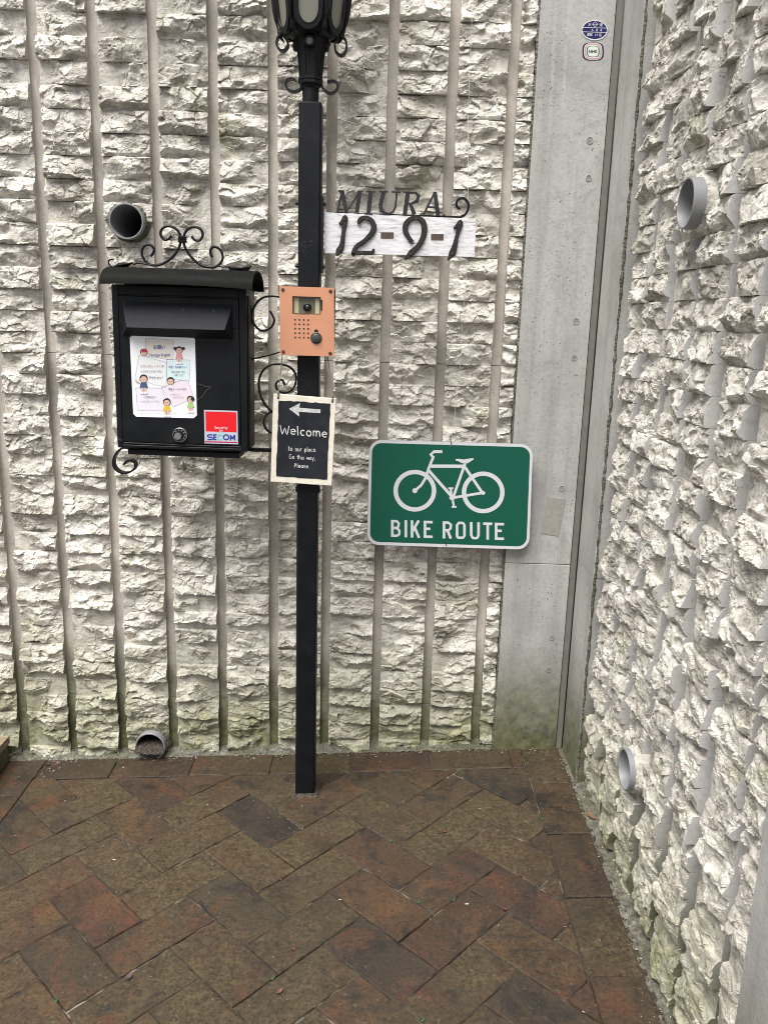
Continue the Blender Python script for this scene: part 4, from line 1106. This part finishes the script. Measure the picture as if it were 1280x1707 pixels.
# ------------------------------------------------------------------ welcome board
YW = -.272
wb = empty('welcome_board', tuple(IC(340, 1640, YW)), label='small hanging chalkboard with a white arrow and handwritten welcome', category='board')
out_ = [(122, 930), (617, 968), (583, 1658), (100, 1625)]
rr = random.Random(12)
def ragged(corners, amp, n=10):
    P = []
    for i in range(4):
        a, b_ = corners[i], corners[(i+1) % 4]
        for k in range(n): t = k/n; P.append((lerp(a[0], b_[0], t)+rr.uniform(-amp, amp), lerp(a[1], b_[1], t)+rr.uniform(-amp, amp)))
    return P
MB().prism(IC.L(ragged(out_, 1.2), YW), .008, bevel=.0008).build('board', BOARDW, wb)
MB().prism(IC.L(ragged([(163, 981), (573, 1008), (545, 1609), (143, 1582)], 3.5, 14), YW-.0006), .0006).build('painted_field', CHALK, wb)
ar = MB().prism(IC.L([(245, 1049), (333, 1003), (326, 1040), (400, 1047), (495, 1054), (492, 1083), (400, 1077), (322, 1072), (326, 1110)], YW-.0009), .0003); ar.build('painted_arrow', m_simple('arrow_paint', (.60, .60, .60), .8, var=.6, scale=90, dark=(.25, .25, .25)), wb)
m = MB(); pen_text(m, 'Welcome', IC, (176, 1247), (556, 1277), 70, YW-.0009, .0022, .0003, .12, 3); m.build('hand_lettering', WHITEP, wb)
m = MB(); pen_text(m, 'to our place.', IC, (238, 1380), (468, 1390), 36, YW-.0009, .0010, .0003, .12, 5); pen_text(m, 'Go this way,', IC, (246, 1444), (456, 1456), 34, YW-.0009, .0010, .0003, .12, 6); pen_text(m, 'Please.', IC, (287, 1513), (412, 1519), 32, YW-.0009, .0010, .0003, .12, 8)
m.build('hand_lettering', WHITEP, wb)
for (a, b_, k) in (((160, 962), (197, 560), 0), ((588, 990), (540, 560), 1)):
    A_ = IC(a[0], a[1], YW-.001); Bt = IC(b_[0], b_[1], -.262); m = MB()
    P = [A_+Vector((0, .012, .0)), A_+Vector((0, .004, .008)), A_+Vector((0, -.001, .004)), A_, A_+Vector((.001, -.001, .012))]
    P = P+[lerp(P[-1], Bt, t)+Vector((rr.uniform(-.0004, .0004), 0, 0)) for t in (.15, .35, .6, .85, 1)]
    m.tube(P, .0012, 6); m.tube([A_+Vector((-.002, -.002, .010)), A_+Vector((.002, -.003, .014)), A_+Vector((.000, -.002, .019))], .0019, 6)
    m.build('hanging_string', TWINE, wb)
    MB().disc(A_+Vector((0, .0004, 0)), .0029, .0006, 12).build('string_hole', RUST, wb)

# ------------------------------------------------------------------ name and number board
PC = Crop(520, 290, 4.267); YP = -.232
nbd = empty('house_number_board', tuple(PC(620, 580, YP)), label='whitewashed wooden board with iron house numbers and a family name above', category='house sign')
MB().prism(PC.L(ragged([(85, 270), (1168, 318), (1156, 590), (92, 562)], 1.2, 8), YP), .009, bevel=.0006).build('board', WHITEWOOD, nbd)
def ribbon(name, strokes, y, dy, mat_, parent, crop=PC, **kw):
    m = MB()
    for i, (px, wds) in enumerate(strokes):
        P = crop.L(px, y-.00015*i); n = len(P)
        W_ = wds if isinstance(wds, (list, tuple)) else [wds]*n
        m.strap(P, [q*.00036 for q in W_], dy)
    return m.build(name, mat_, parent, **kw)
LET = m_simple('letter_iron', (.011, .012, .016), .42, var=.5, dark=(.045, .045, .05), scale=30)
YL = YP-.001
ribbon('letter', [([(182, 268), (212, 122)], [14, 14]), ([(212, 118), (245, 268)], [30, 22]), ([(245, 268), (340, 122)], [8, 12]), ([(342, 118), (318, 272)], [26, 26]), ([(186, 118), (226, 118)], 9), ([(322, 120), (362, 122)], 9)], YL, .004, LET, nbd)
ribbon('letter', [([(418, 122), (402, 278)], 28), ([(385, 122), (452, 125)], 9), ([(375, 279), (430, 281)], 8)], YL, .004, LET, nbd)
ribbon('letter', [([(510, 124), (488, 215), (492, 258), (520, 278), (552, 280), (580, 262), (594, 230), (603, 126)], [27, 27, 27, 18, 12, 13, 14, 14]), ([(474, 122), (542, 124)], 9), ([(566, 124), (628, 128)], 9)], YL, .004, LET, nbd)
ribbon('letter', [([(682, 128), (660, 288)], 28), ([(682, 132), (735, 130), (758, 152), (748, 190), (705, 208), (676, 210)], [10, 14, 24, 26, 12, 9]), ([(698, 208), (728, 285)], [20, 28]), ([(648, 127), (700, 128)], 9)], YL, .004, LET, nbd)
ribbon('letter', [([(790, 294), (872, 130)], [13, 14]), ([(874, 126), (897, 296)], [24, 28]), ([(822, 232), (884, 236)], 11), ([(862, 128), (886, 128)], 8)], YL, .004, LET, nbd)
rail = MB(); rail.strap(PC.L([(60, 280), (180, 274), (400, 284), (700, 292), (960, 300), (1060, 304)], YP+.002), .0035, .012)
for u in (940,): rail.disc(PC(u, 290, YP-.002), .0022, .004, 6)
rail.build('letter_rail', IRON, nbd)
m = MB(); m.strap(spline(PC.L([(1058, 302), (1090, 285), (1110, 250), (1113, 210), (1090, 175), (1060, 170), (1034, 188), (1028, 215), (1040, 238), (1056, 244)], YP+.002), 5), [.0052]*41+[.0040]*5, .012); m.build('rail_scroll', IRON, nbd, smooth=True)
m = MB(); m.strap(PC.L([(60, 200), (62, 480)], YP+.011), .012, .004); m.build('mounting_plate', IRON, nbd)
IRN = m_simple('cast_numeral', (.009, .0085, .008), .6, var=.4, dark=(.035, .028, .022), scale=60, bump=.4)
def numeral(px, wds, screws, taps=None):
    YD_ = YP-.006; m = MB(); P = spline(PC.L(px, YD_), 5); n = len(px); W_ = []
    for i in range(n-1):
        for k in range(5): W_.append(lerp(wds[i], wds[i+1], k/5)*.00036)
    W_.append(wds[-1]*.00036)
    # rounded bar: wide low layer with a narrower raised layer
    m.strap([p+Vector((0, .0022, 0)) for p in P], W_, .004); m.strap(P, [q*.72 for q in W_], .003)
    o = m.build('numeral', IRN, nbd)
    for u, v_ in screws:
        c = PC(u, v_, YD_); MB().lathe((c.x, c.y, c.z), [(.0030, 0), (.0028, -.0010), (.0002, -.0015)], 10, 'y').build('screw', RUST, o)
numeral([(192, 352), (215, 338), (236, 305), (232, 345), (222, 420), (212, 500), (192, 545), (172, 580)], [12, 26, 34, 32, 24, 32, 44, 10], [(229, 320), (198, 535)])
numeral([(330, 350), (342, 322), (375, 308), (420, 325), (440, 375), (420, 425), (370, 475), (315, 515), (293, 568), (310, 560), (370, 558), (425, 558), (440, 528)], [20, 30, 26, 30, 38, 34, 28, 28, 32, 24, 26, 26, 10], [(391, 323), (354, 560)])
numeral([(712, 482), (690, 450), (665, 405), (668, 355), (700, 318), (745, 306), (788, 335), (800, 390), (788, 450), (755, 510), (705, 560), (660, 608)], [28, 26, 34, 36, 30, 28, 36, 38, 34, 32, 40, 12], [(738, 320), (700, 566)])
numeral([(1008, 384), (1030, 368), (1056, 340), (1050, 375), (1032, 430), (1018, 500), (998, 560), (968, 612)], [10, 24, 34, 32, 22, 32, 44, 10], [(1050, 352), (1000, 566)])
for q_ in ([(489, 412), (582, 413), (581, 458), (489, 456)], [(846, 424), (936, 425), (935, 469), (846, 468)]): MB().prism(PC.L(q_, YP-.0008), .0008).build('hyphen', SLOT, nbd)

# ------------------------------------------------------------------ bike route sign
BC = Crop(600, 720, 4.267); YS = -.062
bs = empty('bike_route_sign', tuple(BC(640, 830, YS)), label='green and white bike route sign hanging against the ribbed wall', category='sign')
Q = [(67, 54), (1232, 86), (1203, 839), (49, 803)]
def qi(s_, t_):
    a = (lerp(Q[0][0], Q[1][0], s_), lerp(Q[0][1], Q[1][1], s_)); b_ = (lerp(Q[3][0], Q[2][0], s_), lerp(Q[3][1], Q[2][1], s_)); return (lerp(a[0], b_[0], t_), lerp(a[1], b_[1], t_))
MB().prism(rounded(BC, Q, 84, YS), .0022).build('sign_plate', [SIGNE], bs)
MB().prism(rounded(BC, [qi(.001, .0015), qi(.999, .0015), qi(.999, .9985), qi(.001, .9985)], 83, YS-.0002), .00015).build('white_border', SIGNW, bs)
MB().prism(rounded(BC, [qi(.0175, .030), qi(.9825, .030), qi(.9825, .970), qi(.0175, .970)], 66, YS-.0004), .00015).build('green_field', SIGNG, bs)
YG = YS-.0006; pxm = .000375
def bst(m, px, wd, k): m.strap([p for p in BC.L(px, YG-.00002*k)], wd*pxm, .0001)
m = MB()
for k, (cx, cy) in enumerate(((390, 418), (876, 430))):
    n = 48; o_ = []; i_ = []
    for i in range(n):
        a = 2*math.pi*i/n; o_.append(BC(cx+152*math.cos(a), cy+148.5*math.sin(a), YG)); i_.append(BC(cx+121*math.cos(a), cy+118*math.sin(a), YG))
    m.add(o_+i_, [(i, (i+1) % n, n+(i+1) % n, n+i) for i in range(n)])
S_ = [([(585, 140), (526, 140), (503, 160), (524, 184)], 21), ([(522, 176), (490, 255), (465, 330), (436, 378), (392, 416)], 19), ([(496, 243), (745, 244)], 24), ([(487, 272), (655, 462)], 21), ([(748, 222), (664, 462)], 19),
      ([(745, 248), (872, 436)], 20), ([(662, 468), (878, 432)], 19), ([(645, 396), (650, 462)], 16), ([(627, 401), (663, 401)], 13), ([(656, 470), (668, 530)], 16), ([(651, 533), (686, 533)], 13)]
for k, (px, wd) in enumerate(S_): bst(m, px, wd, k+1)
m.prism(BC.L([(678, 193), (700, 191), (740, 196), (770, 190), (808, 186), (806, 197), (788, 208), (768, 222), (724, 222), (700, 208), (682, 203)], YG-.0004), .0001)
for (cx, cy, r) in ((390, 418, 18), (876, 434, 14), (655, 467, 20)): m.prism(BC.L(circ(cx, cy, r), YG-.0005), .0001)
m.build('bicycle_symbol', SIGNW, bs)
def slope(x): return (x-220)*.0283
def cap_letter(strokes, wd=19):
    m = MB()
    for k, s_ in enumerate(strokes): bst(m, [(x, y+slope(x)) for x, y in s_], wd, k)
    m.build('sign_letter', SIGNW, bs)
T, Bm, Md = 625, 747, 682
cap_letter([[(230, T), (230, Bm)], [(222, T+9), (262, T+9), (276, 650), (272, 672), (258, Md), (232, Md)], [(232, Md), (264, Md+2), (281, 702), (278, 728), (262, Bm-9), (222, Bm-9)]])
cap_letter([[(326, T), (326, Bm)]])
cap_letter([[(370, T), (370, Bm)], [(418, T-1), (374, 702)], [(390, 676), (420, Bm+1)]])
cap_letter([[(462, T), (462, Bm)], [(454, T+9), (517, T+9)], [(462, Md), (500, Md)], [(454, Bm-9), (517, Bm-9)]])
cap_letter([[(597, T), (597, Bm)], [(590, T+9), (628, T+9), (646, 648), (644, 674), (630, Md+6), (600, Md+6)], [(622, Md+6), (646, Bm)]])
cap_letter([[(690, 686), (690, 650), (704, T+8), (718, T+8), (733, 634), (743, 650), (743, 724), (733, 738), (718, Bm-8), (704, Bm-8), (694, 738), (690, 722), (690, 680)]])
cap_letter([[(791, T), (791, 718), (802, 738), (818, Bm-8), (832, 738), (843, 718), (843, T)]])
cap_letter([[(876, T+9), (940, T+9)], [(908, T+9), (908, Bm)]])
cap_letter([[(968, T), (968, Bm)], [(960, T+9), (1024, T+9)], [(968, Md), (1008, Md)], [(960, Bm-9), (1024, Bm-9)]])
m = MB(); P = [at(u, v_, y) for u, v_, y in ((789, -60, -.04), (786, 47, -.045), (782, 131, -.05), (780, 211, -.05), (780, 330, -.052), (778, 428, -.053), (775, 494, -.055), (771, 531, -.056), (767, 606, -.057), (758, 690, -.060), (752, 741, -.064), (751, 744, -.066))]
m.tube(P, .00055, 5); m.build('hanging_line', NYLON, bs)
m = MB(); m.tube([BC(649, 62, -.0655), BC(648, 92, -.0655)], .0010, 5); m.tube([BC(612, 782, -.0655), BC(610, 812, -.0655)], .0009, 5); m.build('tie_wire', RUST, bs)

# ------------------------------------------------------------------ small plates on the pilaster
OC = Crop(960, 20, 18.97); YE = PF-.0012
ow = empty('water_meter_plate', tuple(OC(590, 560, YE)), label='oval blue enamel water plate numbered 604', category='plate')
MB().prism(OC.L(circ(592, 560, 414, 318, 40), YE), .0012).build('plate', ENW, ow)
MB().prism(OC.L(circ(592, 550, 386, 288, 40), YE-.0001), .0001).build('blue_field', BLUEP, ow)
m = MB()
for k, s_ in enumerate(([(222, 470), (965, 492)], [(222, 608), (965, 632)], [(515, 368), (610, 285), (698, 368), (602, 450), (515, 368)], [(540, 368), (680, 370)])): m.strap(OC.L(s_, YE-.00022-.00001*k), .0011, .0001)
m.build('plate_lines', ENW, ow)
for (t, u, v_, s_) in (('水', 432, 385, 105), ('道', 790, 395, 105), ('6', 520, 555, 105), ('0', 658, 558, 105), ('4', 788, 562, 105), ('都民', 435, 705, 88), ('17', 638, 712, 95), ('区', 770, 718, 88)):
    font_mesh('plate_writing', t, ENW, s_/18.97*.00145, OC(u, v_, YE-.0004), ow, rot=.03, offset=.0001)
for u, v_ in ((205, 540), (978, 565)): MB().disc(OC(u, v_, YE-.0003), .0018, .0002, 8).build('nail', CHROME, ow)
nk = empty('broadcaster_sticker', tuple(OC(540, 1230, YE)), label='small rounded sticker with coloured rings and dark letters below the oval plate', category='sticker')
def sq(cx, cy, rx, ry, n=32, p=3.4):
    o = []
    for i in range(n):
        a = 2*math.pi*i/n; ca, sa = math.cos(a), math.sin(a); o.append((cx+rx*math.copysign(abs(ca)**(2/p), ca), cy+ry*math.copysign(abs(sa)**(2/p), sa)))
    return o
navy2 = flat('sticker_ink', (.012, .008, .05)); pink2 = flat('sticker_pink', (.55, .27, .29)); grn2 = flat('sticker_ring_green', (.03, .20, .08)); wht2 = flat('sticker_cream', (.66, .70, .66))
for k, (rx, ry, mt_) in enumerate(((340, 283, navy2), (288, 262, wht2), (268, 244, pink2), (222, 208, wht2), (205, 178, grn2), (165, 160, wht2))):
    MB().prism(OC.L(sq(541, 1232, rx, ry), YE+.0006-.00015*k), .0004).build('sticker_ring' if k else 'sticker_base', mt_, nk)
font_mesh('sticker_writing', 'NHK', navy2, 128/18.97*.00145, OC(536, 1238, YE-.0004), nk, rot=.03, offset=.00025)

# ------------------------------------------------------------------ fallen leaves, clover, crumbs
def on_floor(u, v_):
    dc = Vector((u-CX, v_-CY, F)); d = Vector((RT.dot(dc), FW.dot(dc), UP.dot(dc)))
    t = (.06*CAM.x+.02*CAM.y-CAM.z)/(d.z-.06*d.x-.02*d.y); return CAM+d*t
def leaf(u, v_, L_, rot, mat_, label, curl=.3, group=None, wid=.45):
    p = on_floor(u, v_); c_, s_ = math.cos(rot), math.sin(rot); m = MB(); v = []; n = 8
    for i in range(n+1):
        t = i/n; w_ = wid*L_*math.sin(math.pi*min(1, t*.96+.02))**.8*(.5 if i in (0, n) else 1)*.5
        z = curl*L_*(t-.5)**2
        for k in (-1, 0, 1):
            x = (t-.5)*L_; y = k*w_; v.append((p.x+x*c_-y*s_, p.y+x*s_+y*c_, p.z+.0015+z+abs(k)*curl*w_*.8))
    fs = [(i*3+k, i*3+k+1, i*3+k+4, i*3+k+3) for i in range(n) for k in (0, 1)]
    m.add(v, fs); o = m.build('fallen_leaf', mat_, None, label=label, category='leaf')
    md = o.modifiers.new('thickness', 'SOLIDIFY'); md.thickness = .0005
    if group: o['group'] = group
    return o
gl = 'small dark red leaves on the paving'
leaf(985, 1363, .036, -1.1, LEAFB, 'curled brown leaf lying on the mortar beside the side wall', .5)
leaf(215, 1632, .020, 1.2, m_simple('leaf_grey', (.10, .07, .075), .8), 'shrivelled greyish leaf on the paving in the lower left', 1.0)
for (u, v_, t_) in ((250, 1400, 'tiny dark red leaf on the paving left of the lamp post'), (741, 1388, 'tiny dark red leaf on the paving below the bike route sign'), (867, 1461, 'tiny red leaf on the paving near the right border bricks'), (489, 1585, 'tiny purplish leaf on the paving at the bottom middle'), (842, 1518, 'tiny nearly black leaf on a brown brick near the right border')):
    leaf(u, v_, .010, random.uniform(0, 6), LEAFR, t_, .6, gl, .7)
leaf(466, 1657, .017, .8, LEAFB, 'twisted brown leaf on the bricks near the bottom edge', 1.2, None, .5)
leaf(80, 1277, .020, .5, m_simple('leaf_black', (.02, .015, .012), .8), 'black rotten leaf by the timber step', .8)
def clover(u, v_, label):
    p = on_floor(u, v_); m = MB()
    for k in range(5):
        a = k*1.3; q = p+Vector((.004*math.cos(a), .004*math.sin(a), .003)); n = 8; m.add([q+Vector((.0023*math.cos(2*math.pi*i/n), .0023*math.sin(2*math.pi*i/n), .001*math.sin(a+i))) for i in range(n)], [tuple(range(n))])
    m.tube([p-Vector((0, 0, .004)), p+Vector((0, 0, .003))], .0005, 4)
    m.build('seedling', CLOVER, None, label=label, category='weed', group='seedlings in the paving joints')
for (u, v_, t_) in ((460, 1262, 'green seedling by the wall edge just left of the lamp post'), (687, 1283, 'green seedling in the joint under the bike route sign'), (902, 1367, 'green seedling at the edge of the right border bricks'), (650, 1404, 'green seedling in a paving joint right of the lamp post foot'),
                    (696, 1505, 'green seedling left of the dark brick near the bottom'), (754, 1501, 'green seedling right of the dark brick near the bottom'), (93, 1669, 'green seedling in the lower left paving joint'), (453, 1632, 'green seedling in a joint at the bottom middle'), (702, 1702, 'green seedling at the bottom edge below the dark brick')):
    clover(u, v_, t_)
# crumbs of bark, sand and twigs: nobody could count them
m = MB(); rr = random.Random(31)
def crumb(p, s_, mi):
    a = rr.uniform(0, 6.28); l_ = s_*rr.uniform(.6, 2.2)
    dx, dy = math.cos(a)*l_, math.sin(a)*l_; nx_, ny_ = -math.sin(a)*s_*.5, math.cos(a)*s_*.5
    v = [(p[0]-dx, p[1]-dy, p[2]), (p[0]+nx_, p[1]+ny_, p[2]), (p[0]+dx, p[1]+dy, p[2]), (p[0]-nx_, p[1]-ny_, p[2]), (p[0], p[1], p[2]+s_*.7)]
    m.add(v, [(0, 1, 4), (1, 2, 4), (2, 3, 4), (3, 0, 4)], mi)
for i in range(2600):
    k = rr.random()
    if k < .35: x, y = rr.uniform(-1.09, .5), -.03-abs(rr.gauss(0, .018))
    elif k < .50: x, y = .54+rr.gauss(0, .02), rr.uniform(-1.2, -.05)
    elif k < .60: x, y = rr.gauss(-1.0, .06), -.03-abs(rr.gauss(0, .06))
    else: x, y = rr.uniform(-1.09, .53), rr.uniform(-1.2, -.03)
    crumb((x, y, floor_z(x, y)+.0008), rr.choice((1, 1, 1, 1.8))*rr.uniform(.0006, .0017), rr.choice((0, 0, 1, 1, 2, 3)))
m.build('crumbs', [m_simple('crumb_dark', (.03, .02, .015), .9), m_simple('crumb_tan', (.22, .15, .08), .9), m_simple('crumb_pale', (.5, .47, .40), .9), m_simple('crumb_red', (.12, .03, .02), .9)], None, kind='stuff')
# mortar collar where the pole goes through the paving
m = MB(); rr = random.Random(40); n = 28; v = []
for (ex, zz) in ((.0005, .007), (.004, .005), (.009, .0015), (.012, -.006)):
    for k in range(n):
        t = k/n*4; side_ = int(t); f = t-side_
        hx, hy = (PX1-PX0)/2+ex, (PY1-PY0)/2+ex
        cx, cy2 = [(lerp(-hx, hx, f), -hy), (hx, lerp(-hy, hy, f)), (lerp(hx, -hx, f), hy), (-hx, lerp(hy, -hy, f))][side_]
        q = rr.uniform(-.0014, .0014)*(ex > .001); x, y = pc[0]+cx+q, pc[1]+cy2+q
        v.append((x, y, floor_z(x, y)+zz+rr.uniform(-.001, .001)))
m.add(v, [(i*n+k, i*n+(k+1) % n, (i+1)*n+(k+1) % n, (i+1)*n+k) for i in range(3) for k in range(n)])
m.build('foot_mortar', SANDD, post)
